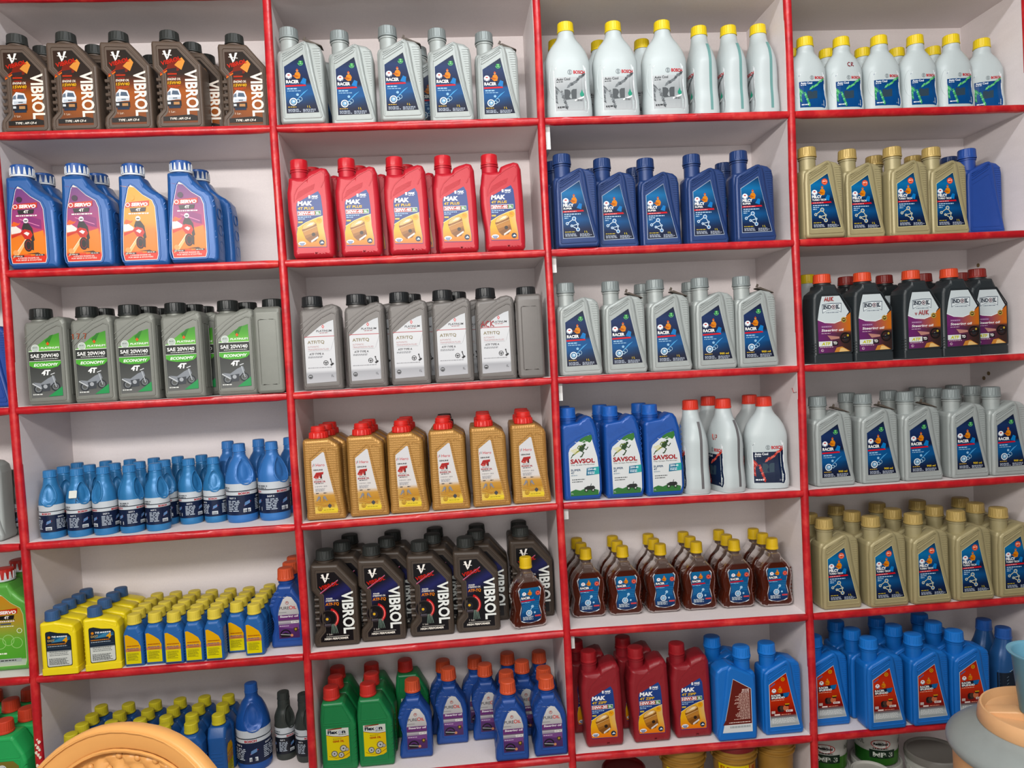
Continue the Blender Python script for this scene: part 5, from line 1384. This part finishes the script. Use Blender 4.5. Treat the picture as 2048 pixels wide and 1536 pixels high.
# shelf 4
B(0, 4, 'brake_grey', 'small grey fluid bottle with black and white label', 'grey bottles at the left edge', [(20, None, 0, dict(y=.10)), (-20, None, 0, dict(kind='silver', x=-.705, y=.07, desc='grey bottle cut off by the left edge'))])
B(1, 4, 'brake_small', 'small blue brake fluid bottle with white-banded label', 'small blue brake fluid bottles', [(99, None, 0, dict(y=.043, rot=-25)), (154, None, 0, dict(y=.043, rot=15, sticker=1, mark='R')), (206.5, None, 0, dict(y=.044, rot=-60)), (258, None, 0, dict(y=.046, rot=40)), (309, None, 0, dict(y=.048, rot=20)), (126.6, None, 1, dict(y=.106)), (179, None, 1, dict(y=.106, rot=30)), (228.5, None, 1, dict(y=.106)), (277, None, 1, dict(y=.106, rot=50)), (327.7, None, 1, dict(y=.108)), (378, None, 1, dict(y=.10, rot=30)), (423, None, 1, dict(y=.10, rot=-20)), (154, None, 4, dict(y=.168)), (215, None, 4, dict(y=.168)), (264, None, 4, dict(y=.168)), (313, None, 4, dict(y=.168)), (362, None, 4, dict(y=.168)), (410.5, None, 4, dict(y=.168))])
B(1, 4, 'brake_large', 'large blue brake fluid bottle with white-banded label', 'large blue brake fluid bottles', [(476.6, None, 0, dict(y=.085)), (542, None, 0, dict(y=.083, rot=20)), (461, None, 1, dict(y=.165)), (523, None, 1, dict(y=.165)), (576, None, 1, dict(y=.165))])
B(2, 4, 'gold_red', 'golden dimpled oil bottle with red stepped cap', 'golden bottles with red caps', [(636, None, 0), (722.5, None, 0), (802, None, 0), (884.5, None, 0), (966, None, 0), (1046, None, 0), (651, None, 1), (731, None, 1), (806.6, None, 1), (887, None, 1), (965, None, 1), (1044, None, 1), (658.5, None, 2), (737.5, None, 2), (811.6, None, 2), (888.7, None, 2, dict(kind='gold_black', desc='golden dimpled oil bottle with black cap')), (964.6, None, 2), (1041.8, None, 2)])
B(3, 4, 'runner', 'royal blue oil bottle with green runner label', 'royal blue bottles with runner labels', [(1135, None, 0), (1219, None, 0), (1304.5, None, 0), (1124.6, None, 1), (1198, None, 1), (1277, None, 1)])
B(3, 4, 'coolant_red', 'white coolant bottle with red cap', 'white coolant bottles with red caps', [(1386.5, None, 0, dict(rot=-90, y=.055)), (1446, None, 0, dict(rot=-78, y=.055, mark='UP')), (1524.4, None, 0, dict(y=.062, rot=-12)), (1416, None, 1, dict(y=.16)), (1498.5, None, 1, dict(y=.155))])
B(4, 4, 'silver_900', 'silver bottle with dark blue label above champagne bottles', 'silver bottles on the fourth shelf', [(1634, None, 0, dict(kind='silver_900_torn', y=.048)), (1724.4, None, 0, dict(kind='silver_900_torn', y=.048)), (1809, None, 0, dict(kind='silver_900_torn', y=.046)), (1901, None, 0, dict(y=.044)), (1987.5, None, 0, dict(y=.042)), (1692.7, None, 1, dict(y=.115)), (1776.5, None, 1, dict(y=.115)), (1868, None, 1, dict(y=.112)), (1951, None, 1, dict(y=.11)), (1836, None, 4, dict(y=.18)), (1915, None, 4, dict(y=.18))])
# shelf 5
B(0, 5, 'green_leaf', 'light green oil bottle with white-ribbed red cap', 'light green bottles', [(18, 1130, 0), (40, None, 1, dict(y=.15))])
B(1, 5, 'yellow', 'small yellow bottle with blue cap', 'yellow bottles with blue caps', [(105.5, 1214, 0), (188.6, 1207, 0, dict(rot=4)), (121, 1203, 1), (212, 1192, 1), (138.5, 1192, 2), (226, 1179, 2), (155, 1183.5, 3), (240.6, 1170, 3), (170, 1174, 4)])
sm = []
for col in ([(270, 1222), (279, 1211), (293, 1201), (304.6, 1192), (316, 1183)], [(310, 1217.5), (320.6, 1207), (334, 1197.5), (343.7, 1189), (354, 1180.6)], [(352, 1216), (358, 1204), (370, 1194), (379, 1186), (390, 1177.5)], [(385.5, 1215), (395, 1204), (406, 1194), (413, 1186), (421, 1177)], [(425, 1211.7), (433, 1202), (440, 1192), (447, 1183), (452, 1175)], [(471.7, 1198), None, (479, 1190), (485, 1180), (487, 1173)], [(509, 1201), (513, 1192), (522, 1183), (530, 1175), (537, 1167.6)]):
    for j, q in enumerate(col):
        if q: sm.append((q[0], q[1], j))
B(1, 5, 'small_blue', 'tiny blue bottle with pale yellow cap and yellow label', 'tiny blue bottles with yellow caps', sm)
B(1, 5, 'pure', 'blue steering oil bottle with orange cap beside tiny bottles', 'blue steering oil bottles on the fifth shelf', [(571, 1132, 0, dict(y=.066)), (581.5, 1120, 1, dict(y=.118)), (588, 1109, 2, dict(y=.17))])
B(2, 5, 'brown_wheel', 'dark brown bottle with steering wheel label', 'dark brown bottles with steering wheel labels', [(649, 1095, 0), (742, 1087, 0), (838.5, 1079, 0), (930, 1072, 0), (683, 1079, 1), (772, 1073, 1), (864, 1066, 1), (950.4, 1059, 1), (1035, 1050, 1), (699, 1066, 2), (785.6, 1060, 2), (871, 1053, 2), (954, 1046, 2), (1036.7, 1040, 2)])
B(2, 5, 'flask', 'lone clear amber oil flask beside dark brown bottles', 'amber oil flasks', [(1050.6, 1109, 0, dict(y=.05, rot=10))])
B(3, 5, 'flask', 'clear amber oil flask with yellow cap', 'amber oil flasks', [(1168.7, 1095, 0), (1242.5, 1091, 0), (1317, 1085, 0), (1390, 1081, 0), (1466.6, 1077, 0), (1543, 1073, 0), (1159, 1084, 1), (1232.4, 1081, 1), (1305, 1076, 1), (1379, 1072, 1), (1453, 1068, 1), (1525, 1064, 1), (1153, 1074, 2), (1224.6, 1070, 2), (1296, 1066, 2), (1365.7, 1062, 2), (1437, 1058, 2), (1506.5, 1055, 2)])
B(4, 5, 'champagne', 'champagne gold bottle on shelf above bright blue bottles', 'champagne bottles on the fifth shelf', [(1646, 1031, 0), (1739, 1027, 0), (1825, 1022, 0), (1910.6, 1016, 0), (1997, 1010, 0), (1620, 1023, 1), (1703, 1018, 1), (1786, 1013, 1), (1869, 1007.5, 1), (1950, 1001, 1), (1672, 1006, 2), (1754, 1001, 2), (1834.5, 996, 2), (1920, 991, 2)])
# shelf 6
B(0, 6, 'light_green', 'green bottle with red cap at lower left corner', 'green bottles at the lower left', [(23, 1420, 0), (57, 1405, 1), (-8, 1412, 1), (26, 1387, 2), (46, 1372, 3), (-3, 1375, 3)])
B(1, 6, 'tall_blue', 'blue bottle with lemon yellow cap behind chair', 'blue bottles with lemon caps', [(143, 1460, 0), (329, 1442, 0), (390, 1436, 0), (445, 1421, 0, dict(rot=90)), (163.7, 1441, 1), (223, 1436, 1), (282, 1430, 1), (341, 1425, 1), (400, 1420, 1), (184.6, 1422, 2), (239, 1418, 2), (297.5, 1413, 2), (351.7, 1409, 2), (407.7, 1404, 2), (463.7, 1400, 2), (200, 1408, 4), (256, 1402, 4), (311.7, 1398, 4), (367, 1392, 4), (421.5, 1387, 4), (477, 1383, 4)])
B(1, 6, 'brake_big', 'big deep blue fluid bottle beside lemon-capped bottles', 'fluid bottles on the sixth shelf', [(520, 1351, 0, dict(y=.095, rot=-20)), (577, 1359, 0, dict(kind='brake_dark', y=.12, rot=15, desc='small charcoal fluid bottle right of big blue bottle')), (612, 1363, 0, dict(kind='brake_dark', y=.10, desc='small charcoal fluid bottle right of big blue bottle'))])
B(2, 6, 'gear_green', 'green gear oil bottle with red cap and yellow label', 'green gear oil bottles', [(661.8, 1366, 0), (734.4, 1359, 0), (671, 1346, 1), (742, 1340, 1), (678.5, 1327, 2), (749.7, 1320, 2), (815.7, 1313, 2)])
B(2, 6, 'pure', 'blue steering oil bottle with orange cap beside green bottles', 'blue steering oil bottles on the sixth shelf', [(824, 1351, 0, dict(y=.073)), (1014.7, 1357, 0), (1092.6, 1347, 0), (896, 1330, 1), (969, 1323, 1), (1012, 1337, 1), (1087, 1328, 1), (1043, 1315, 2), (872.8, 1316, 4), (944.3, 1309, 4), (1016, 1301, 4), (1095.4, 1301, 4)])
B(3, 6, 'piston_dark', 'dark red oil bottle with gold piston label', 'dark red bottles with piston labels', [(1176, 1296, 0), (1269.5, 1287, 0), (1353, 1279, 0), (1245, 1268, 1), (1150, 1276, 1)])
B(3, 6, 'sky', 'bright blue bottle with red racing label beside dark red bottles', 'bright blue bottles in the third bay', [(1481, 1284, 0, dict(rot=180, desc='bright blue bottle turned to show its dark red back label')), (1532, 1276, 0), (1423, 1265, 1)])
B(4, 6, 'sky', 'bright blue bottle with red racing label below champagne bottles', 'bright blue bottles in the fourth bay', [(1626, 1262, 0), (1738, 1269, 0), (1823, 1264, 0), (1905, 1255, 0), (1706.5, 1250, 1), (1788, 1246, 1), (1868, 1237, 1), (1679, 1238, 2), (1761, 1232, 2), (1849, 1225, 2)])
B(4, 6, 'chevron', 'steel blue bottle with dark chevron label beside bright blue bottles', 'steel blue bottles', [(2004, 1247, 0), (1969, 1233, 1)])

# let neighbours that would touch settle apart, as they do on a real shelf
def foot(it):
    K = KIND[it['kind']]
    c, s = abs(math.cos(it['rot'])), abs(math.sin(it['rot']))
    fw, fd = K['W'] + .0018, K['D'] + .0026
    if K['W'] == K['D']: return K['W'] / 2 + .0018, K['D'] / 2 + .0018
    return (fw * c + fd * s) / 2, (fd * c + fw * s) / 2
cells = {}
for it in ITEMS: cells.setdefault((it['c'], it['row']), []).append(it)
GAP = .0004
for (c, row), L in cells.items():
    xa, xb = VX[c] + .0085, VX[c + 1] - .0085
    for _ in range(900):
        moved = False
        for a in L:
            w, d = foot(a)
            a['x'] = max(xa + w, min(xb - w, a['x'])) if not a['ex'].get('x') else a['x']
            a['y'] = max(d - .012, min(DEPTH - d - .0005, a['y']))
        for i in range(len(L)):
            for j in range(i):
                a, b = L[i], L[j]
                wa, da = foot(a); wb, db = foot(b)
                ox = wa + wb + GAP - abs(a['x'] - b['x']); oy = da + db + GAP - abs(a['y'] - b['y'])
                if ox > 1e-5 and oy > 1e-5:
                    moved = True
                    k = 'x' if ((a['lay'] == b['lay'] and a['kind'] == b['kind']) or ox < oy) else 'y'
                    o_ = (ox if k == 'x' else oy) / 2 * .9
                    sg = 1 if a[k] > b[k] else -1
                    a[k] += sg * o_; b[k] -= sg * o_
        if not moved: break

ORD = ('first', 'second', 'third', 'fourth', 'fifth', 'sixth', 'seventh', 'eighth', 'ninth', 'tenth')
grp = {}
for it in ITEMS: grp.setdefault((it['desc'], it['lay']), []).append(it)
for (d, lay), L in grp.items():
    L.sort(key=lambda a: a['x'])
    solo = sum(1 for k in grp if k[0] == d) == 1 and len(L) == 1
    for i, it in enumerate(L):
        lays = sorted(k[1] for k in grp if k[0] == d)
        if solo: it['label'] = d
        else:
            rn = LAYN[lay] if not (len(lays) > 1 and lay == lays[-1]) else 'back row'
            if len(lays) == 1: it['label'] = '%s, %s from left' % (d, ORD[i])
            elif len(L) == 1: it['label'] = '%s, only one in %s' % (d, rn)
            else: it['label'] = '%s, %s from left, %s' % (d, ORD[i], rn)

# handwriting in felt pen, drawn as strokes (units of letter height)
STROKES = {'A': [[(0, 0), (.35, 1), (.7, 0)], [(.15, .4), (.55, .4)]], 'C': [[(.6, .9), (.3, 1), (0, .6), (.1, .1), (.6, 0)]], 'R': [[(0, 0), (.1, 1), (.5, .9), (.45, .6), (.1, .5), (.6, 0)]], 'K': [[(0, 0), (.05, 1)], [(.55, 1), (.05, .5), (.6, 0)]],
           'U': [[(0, 1), (.05, .2), (.3, 0), (.5, .2), (.55, 1)]], 'P': [[(0, 0), (.1, 1), (.5, .9), (.45, .5), (.1, .45)]], 'v': [[(0, .5), (.2, 0), (.4, .5)]], '1': [[(0, .8), (.2, 1), (.2, 0)]], '7': [[(0, 1), (.5, 1), (.2, 0)]], '.': [[(0, 0), (.08, .05)]]}
def writing(txt, fx, fz, h, col, W, H, rot=0):
    L = Lab(W, H); x = 0
    for ch in txt:
        for st in STROKES[ch]:
            c, s = math.cos(rot), math.sin(rot)
            L.line([(fx + ((x + a) * c - b * s) * h * H / W, fz + ((x + a) * s + b * c) * h) for a, b in st], .022, col)
        x += .85 if ch != '.' else .35
    return L
MARK = {'CR': ('CR', .50, .60, .055, '#8c3540'), 'AUK': ('AUK', .30, .69, .045, '#a83a38'), 'vAUK': ('vAUK', .30, .49, .05, '#a8484c'), 'ACK': ('ACK', .12, .575, .06, '#a8343a'), '17.7': ('17.7', .05, .66, .055, '#a4553a'), 'UP': ('UP', .5, .56, .06, '#b0483e'), 'R': ('R', .47, .505, .085, '#20283c')}
PROTO = {}
def build_thing(it):
    K = KIND[it['kind']]
    w_ = foot(it)[0]
    z = max(shelf_z(it['c'], it['row'], it['x'] - w_), shelf_z(it['c'], it['row'], it['x'] + w_)) + .0086
    r = empty('oil_bottle' if 'oil' in it['desc'] or 'silver' in it['desc'] or 'gold' in it['desc'] else 'fluid_bottle', (it['x'], it['y'], z), it['rot'])
    tag(r, it['label'], 'bottle', it['group'])
    for name, me, kids in K['parts']:
        if name == 'back_label' and abs(it['rot']) < 1: continue
        o = obj(name, me, r)
        for n2, m2, _ in kids: obj(n2, m2, o)
    if it['ex'].get('mark'):
        t, fx, fz, h, col = MARK[it['ex']['mark']]
        L = writing(t, fx, fz, h, col, K['W'], K['H'])
        L.l = 60
        L.v = [(x, z_, l + 60) for x, z_, l in L.v]
        if it['kind'].startswith('coolant'):
            hx, hy = K['W'] / 2, K['D'] / 2
            fn = lambda x, z_, l: (x, -hy * (.93 if z_ < .62 * K['H'] else .86) * (1 - min(.98, abs(x / hx)) ** 2.6) ** (1 / 2.6) - .0006, z_)
        elif it['kind'].startswith('brake'): fn = lambda x, z_, l: wrap_round(K['W'] / 2 * (1 - max(0, z_ - .078) * 4.5))(x, z_, .0005)
        else: fn = flat_front(-K['D'] / 2 + .0003)
        obj('handwriting', L.mesh('handwriting', fn), r)
    if it['ex'].get('sticker'):
        m = MB(); w = .0085
        m.slab(fillet([(-w, -w), (w, -w), (w, w), (-w, w)], .002, 3), -.0006, 0, .0002, 1)
        s = obj('price_sticker', m.mesh('price_sticker', [plastic('sticker_white', '#d6d8d0', .5)]), r)
        s.location = (-.006, -.0262, .097); s.rotation_euler = (math.radians(-16), 0, math.radians(-14))
    return r
for it in ITEMS: build_thing(it)
# ------------------------------------------------------------------ pails on the lowest shelf
def pail(name, r, h, mat, lidm, x, y, z, label, group, lab=None, lid_dark=None, rot=0):
    e = empty(name, (x, y, z), rot)
    tag(e, label, 'pail', group)
    m = MB()
    prof = [(r * .80, 0), (r * .86, .003), (r * .93, h * .62), (r * .94, h * .70), (r * 1.03, h * .705), (r * 1.03, h * .73), (r * .955, h * .735), (r * .96, h * .79), (r * 1.035, h * .795), (r * 1.035, h * .82), (r * .97, h * .825), (r * .97, h * .90)]
    m.lathe(prof, 0, 0, 48)
    obj('tub', m.mesh('tub', [mat]), e)
    m = MB()
    m.lathe([(r * .9, h * .895), (r * 1.06, h * .90), (r * 1.07, h * .93), (r * 1.05, h * .985), (r * 1.0, h), (r * .96, h * .995), (r * .93, h * .965), (r * .2, h * .96)], 0, 0, 48)
    obj('lid', m.mesh('lid', [lidm]), e)
    for s in (-1, 1):
        m = MB(); m.slab([(-.010, h * .72), (.010, h * .72), (.008, h * .80), (-.008, h * .80)], -.003, .003, .001, 1)
        q = obj('handle_lug', m.mesh('handle_lug', [mat]), e); q.location = (s * r * 1.0, 0, 0); q.rotation_euler = (0, 0, PI / 2)
    if lab:
        L = lab(r, h)
        def fn(x_, z_, l):
            rr = r * (.862 + .07 * min(z_, h * .62) / (h * .62)) + .0006 + l; a = x_ / r
            return (rr * math.sin(a), -rr * math.cos(a), z_)
        obj('label', L.mesh('label', fn), e)
    return e
GOLDT = plastic('mustard_plastic', '#a9803a', .4, .1); MARO = plastic('maroon_plastic', '#7d1f22', .42)
def lab_flexon(r, h):
    L = Lab(2 * r, h, 31)
    L.bg([(.0, .08), (1.0, .08), (1.0, .66), (.0, .66)], lambda x, z: hexc('#dcc23a'), 20, 2)
    L.text('FLEXON', .06, .555, .07, '#a3402c', .62, .02); L.text('MP-3 GREASE', .06, .475, .05, '#3c3a30', .62, .02); L.micro(.06, .68, .42, .03, '#6b5a2a', 5)
    L.bg([(.76, .08), (1.2, .08), (1.2, .66), (.76, .66)], lambda x, z: hexc('#b98a4a'), 10, 2); L.rect(.76, .08, .78, .66, '#b03a2e'); L.text('F', .86, .50, .12, '#a3402c', .1, .05)
    return L
def lab_mp3(r, h):
    L = Lab(2 * r, h, 32)
    L.bg([(-.35, .02), (1.35, .02), (1.35, .27), (-.35, .27)], lambda x, z: lerp(hexc('#2f6a2c'), hexc('#5f9a2e'), max(0, min(1, x - .3))), 30, 6)
    L.bg([(.12, .15), (.72, .15), (.72, .31), (.12, .31)], lambda x, z: hexc('#22382a'), 14, 2)
    L.text('MP-3', .20, .175, .095, '#e6ece2', .46, .03); L.micro(.2, .62, .325, .025, '#4a4c48')
    L.ell(.38, .425, .22, '#c9514a', .10); L.ell(.38, .425, .20, '#e8e8e4', .085); L.text('Red&Gold', .22, .402, .05, '#222222', .32, .06)
    L.text('INDOIL', .86, .38, .085, '#55584e', .30, .0); L.text('INDOIL', -.25, .38, .085, '#55584e', .26, .0)
    return L
z6 = ZS[6]; z7 = ZS[7] + .0083
PH = .139
for i, (u, y, rr, txt) in enumerate(((1364, .062, .0545, 'mustard grease pail with yellow label, leftmost of the three'), (1466, .060, .0545, 'mustard grease pail with yellow label and maroon lid'), (1548, .068, .047, 'plain mustard grease pail nearest the right divider'))):
    x = u_to_x(u, y, z6 - .03)
    pail('grease_pail', rr, PH, GOLDT, GOLDT, x, y, z7, 'mustard grease pail at bottom of %s stack' % ('left', 'middle', 'right')[i], 'mustard grease pails')
    pail('grease_pail', rr, PH, GOLDT, GOLDT if i != 1 else MARO, x, y, z7 + PH + .0005, txt, 'mustard grease pails', lab_flexon if i < 2 else None, rot=-.12)
q = ray_hit_y(1247, 1532, .10)
pail('grease_pail', .052, q[2] - z7, MARO, MARO, q[0], .10, z7, 'maroon pail with maroon lid left of mustard pails', 'maroon pails')
WPL = plastic('white_pail_plastic', '#cfcfc8', .42); GLID = plastic('grey_pail_lid', '#8d8a84', .5)
for i, (u, rot) in enumerate(((1650, -.20), (1752, -.05))):
    x = u_to_x(u, .15, z6 - .06)
    n = ('half hidden by the red divider', 'clear of the red divider')[i]
    pail('lubricant_pail', .060, PH, WPL, WPL, x, .155, z7, 'lower white pail in the stack %s' % n, 'white grease pails')
    pail('lubricant_pail', .060, PH, WPL, WPL, x, .155, z7 + PH + .0005, 'white grease pail with green band, %s' % n, 'white grease pails', lab_mp3, rot=rot)
q = ray_hit_y(1868, 1499, .105)
pail('lubricant_pail', .067, q[2] - z7, WPL, GLID, q[0], .105, z7, 'wide white pail with dusty grey lid', 'wide white pails')
q = ray_hit_y(1742, 1541, .034)
pail('lubricant_pail', .045, q[2] - z7, WPL, WPL, q[0], .036, z7, 'low white tub in front of the green-banded pail', 'wide white pails')

# ------------------------------------------------------------------ moulded chair in front of the shelves
TAN = plastic('tan_chair_plastic', '#dfa765', .36, 0, .05, var=.03)
def chair():
    top = .90
    hx_, hy_, hz_ = ray_hit_z(272, 1450, top)
    e = empty('plastic_chair', (hx_ - .012, hy_ - .045, 0), math.radians(-22))
    tag(e, 'tan moulded plastic chair with button-tufted rounded back', 'chair')
    A, Bz = .272, .40; zc = top - Bz
    def bend(x): return .55 * x * x            # the back wraps a little round the sitter
    def lean(z): return (z - .45) * .10
    def P(a, s, dy=0):
        x = A * s * math.copysign(abs(math.cos(a)) ** .86, math.cos(a)); z = zc + Bz * (1 - (1 - s) * .62) * math.sin(a) if math.sin(a) > 0 else zc + .16 * s * math.sin(a)
        return (x, lean(z) - bend(x) + dy, z)
    n = 96
    # broad rolled rim
    m = MB()
    prof = [(1.0, .010), (1.010, .003), (1.010, -.006), (1.0, -.0105), (.985, -.0115), (.93, -.0095), (.89, -.008), (.875, -.006), (.868, .004), (.875, .010)]
    rings = []
    for i in range(n):
        a = 2 * PI * i / n
        rings.append(m.ring([P(a, s, d) for s, d in prof]))
    for i in range(n):
        r0, r1 = rings[i], rings[(i + 1) % n]
        for k in range(len(prof)): m.face((r0[k], r0[(k + 1) % len(prof)], r1[(k + 1) % len(prof)], r1[k]))
    obj('back_rim', m.mesh('back_rim', [TAN], 60), e)
    for s, d, r in ((.872, -.009, .0030), (.982, -.0120, .0016)):
        m = MB(); m.tube([P(2 * PI * i / 90, s, d) for i in range(90)], r, 6, 0, True)
        obj('raised_bead', m.mesh('raised_bead', [TAN], 60), e)
    # tufted panel: padded diamonds meeting at buttons
    m = MB(); DX, DZ_ = .0165, .021; nr, na = 70, 280
    zt = P(PI / 2, .872)[2] + .004
    def pad(x, z):
        u = x / DX; w = (zt - .016 - z) / DZ_
        return abs(math.sin(PI * (u + w) / 2)) ** .6 * abs(math.sin(PI * (u - w) / 2)) ** .6
    def inside(x, z): return (x / (A * .80)) ** 2 + ((z - zc) / ((zt - zc - .006) if z > zc else .12)) ** 2 < 1
    rings = []
    for k in range(nr + 1):
        s_ = .01 + .858 * k / nr; rg = []
        for i in range(na):
            x, y, z = P(2 * PI * i / na, s_)
            rg.append((x, y + .003 - .010 * pad(x, z) * (1 if k < nr - 2 else .2), z))
        rings.append(m.ring(rg))
    for a, b in zip(rings, rings[1:]): m.bridge(a, b)
    m.face(rings[0])
    obj('tufted_panel', m.mesh('tufted_panel', [TAN], 60), e)
    # plate behind the panel closes the ring
    m = MB(); c0 = m.ring([P(2 * PI * i / n, .89, .0105) for i in range(n)]); m.face(c0)
    obj('back_plate', m.mesh('back_plate', [TAN], 60), e)
    for j in range(12):
        for i in range(-13, 14):
            if (i + j) % 2: continue
            x = i * DX; z = zt - .016 - j * DZ_
            if not inside(x, z): continue
            b = MB(); y = lean(z) - bend(x) - .0005
            b.loft([(0, 0, 0, .0052, .0052, 2), (.002, 0, 0, .0050, .0050, 2), (.0038, 0, 0, .0036, .0036, 2), (.0046, 0, 0, .0014, .0014, 2)], 12)
            q = obj('button', b.mesh('button', [TAN], 60), e); q.location = (x, y, z); q.rotation_euler = (PI / 2, 0, 0)
    # seat, arms and legs
    m = MB(); m.slab(fillet([(-.24, -.02), (.24, -.02), (.24, .0), (-.24, .0)], .008), -.42, .03, .01, 3)
    s = obj('seat', m.mesh('seat', [TAN]), e); s.location = (0, 0, .44)
    for sx in (-1, 1):
        m = MB(); m.tube([(sx * .225, -.02, .70), (sx * .262, -.10, .685), (sx * .268, -.25, .68), (sx * .262, -.37, .67), (sx * .255, -.40, .62), (sx * .25, -.40, .44)], .020, 10)
        obj('armrest', m.mesh('armrest', [TAN], 60), e)
        for y0, y1 in ((-.39, -.43), (.0, .06)):
            m = MB(); m.loft([(0, sx * .265, y1, .018, .018, 3), (.2, sx * .25, (y0 + y1) / 2, .022, .022, 3), (.43, sx * .235, y0, .028, .028, 3)], 16)
            obj('leg', m.mesh('leg', [TAN]), e)
chair()

# ------------------------------------------------------------------ water cooler jug on a stool at the right
def cooler():
    ax = ray_hit_y(2092, 1432, -.52)
    X, Y, zr = ax              # centre of the orange ring on top of the lid
    GREY = plastic('cooler_grey', '#9aa19f', .34, .05); PEACH = plastic('cooler_peach', '#e6b686', .38); AQ = plastic('aqua_plastic', '#8ac4da', .25, 0, .05, trans=.35)
    e = empty('water_cooler_jug', (X, Y, zr - .40))
    tag(e, 'peach water cooler jug with broad grey lid at right edge', 'water jug')
    R = .150
    m = MB(); m.lathe([(R * .86, 0), (R * .90, .004), (R * .93, .15), (R * .955, .331), (R * .80, .334)], 0, 0, 64)
    obj('jug_body', m.mesh('jug_body', [PEACH], 40), e)
    m = MB(); m.lathe([(R * .95, .332), (R * 1.0, .333), (R * 1.02, .338), (R * 1.02, .344), (R * 1.0, .350), (R * .94, .3585), (R * .86, .367), (R * .78, .373), (R * .73, .3765), (R * .70, .380), (R * .685, .381), (R * .1, .381)], 0, 0, 72)
    lid = obj('lid', m.mesh('lid', [GREY], 50), e)
    m = MB()
    # peach insert: a ring wall with a hollow and a cross handle
    m.lathe([(R * .50, .380), (R * .675, .380), (R * .69, .384), (R * .675, .402), (R * .655, .409), (R * .635, .409), (R * .62, .403), (R * .60, .396), (R * .50, .392)], 0, 0, 72)
    m.lathe([(.001, .386), (R * .61, .386), (R * .61, .390), (.001, .390)], 0, 0, 48)
    obj('lid_ring', m.mesh('lid_ring', [PEACH], 50), lid)
    m = MB(); m.slab(fillet([(-R * .60, .388), (R * .60, .388), (R * .60, .396), (R * .3, .405), (-R * .3, .405), (-R * .60, .396)], .004), -.016, .016, .004)
    q = obj('lid_handle', m.mesh('lid_handle', [PEACH], 50), lid); q.rotation_euler = (0, 0, math.radians(-35))
    tz = zr - .40 + .4055
    t = empty('plastic_tumbler', (X - .001, Y - .002, tz))
    tag(t, 'pale blue plastic tumbler standing on the cooler lid', 'tumbler')
    m = MB(); m.lathe([(.036, 0), (.039, .002), (.050, .101), (.056, .105), (.0565, .1075), (.051, .108), (.0475, .105), (.036, .004), (.001, .003)], 0, 0, 56)
    obj('tumbler_wall', m.mesh('tumbler_wall', [AQ], 50), t)
    sz = zr - .40
    s = empty('stool', (X, Y, 0)); tag(s, 'grey plastic stool under the water cooler jug', 'stool')
    SG = plastic('stool_grey', '#6d6f70', .45)
    m = MB(); m.lathe([(.15, sz - .03), (.165, sz - .028), (.17, sz - .012), (.165, sz - .001), (.15, sz)], 0, 0, 48)
    obj('stool_top', m.mesh('stool_top', [SG]), s)
    for k in range(4):
        a = PI / 4 + PI / 2 * k; c, q = math.cos(a), math.sin(a)
        m = MB(); m.loft([(0, c * .19, q * .19, .017, .017, 3), (sz - .028, c * .12, q * .12, .022, .022, 3)], 14)
        obj('stool_leg', m.mesh('stool_leg', [SG]), s)
cooler()
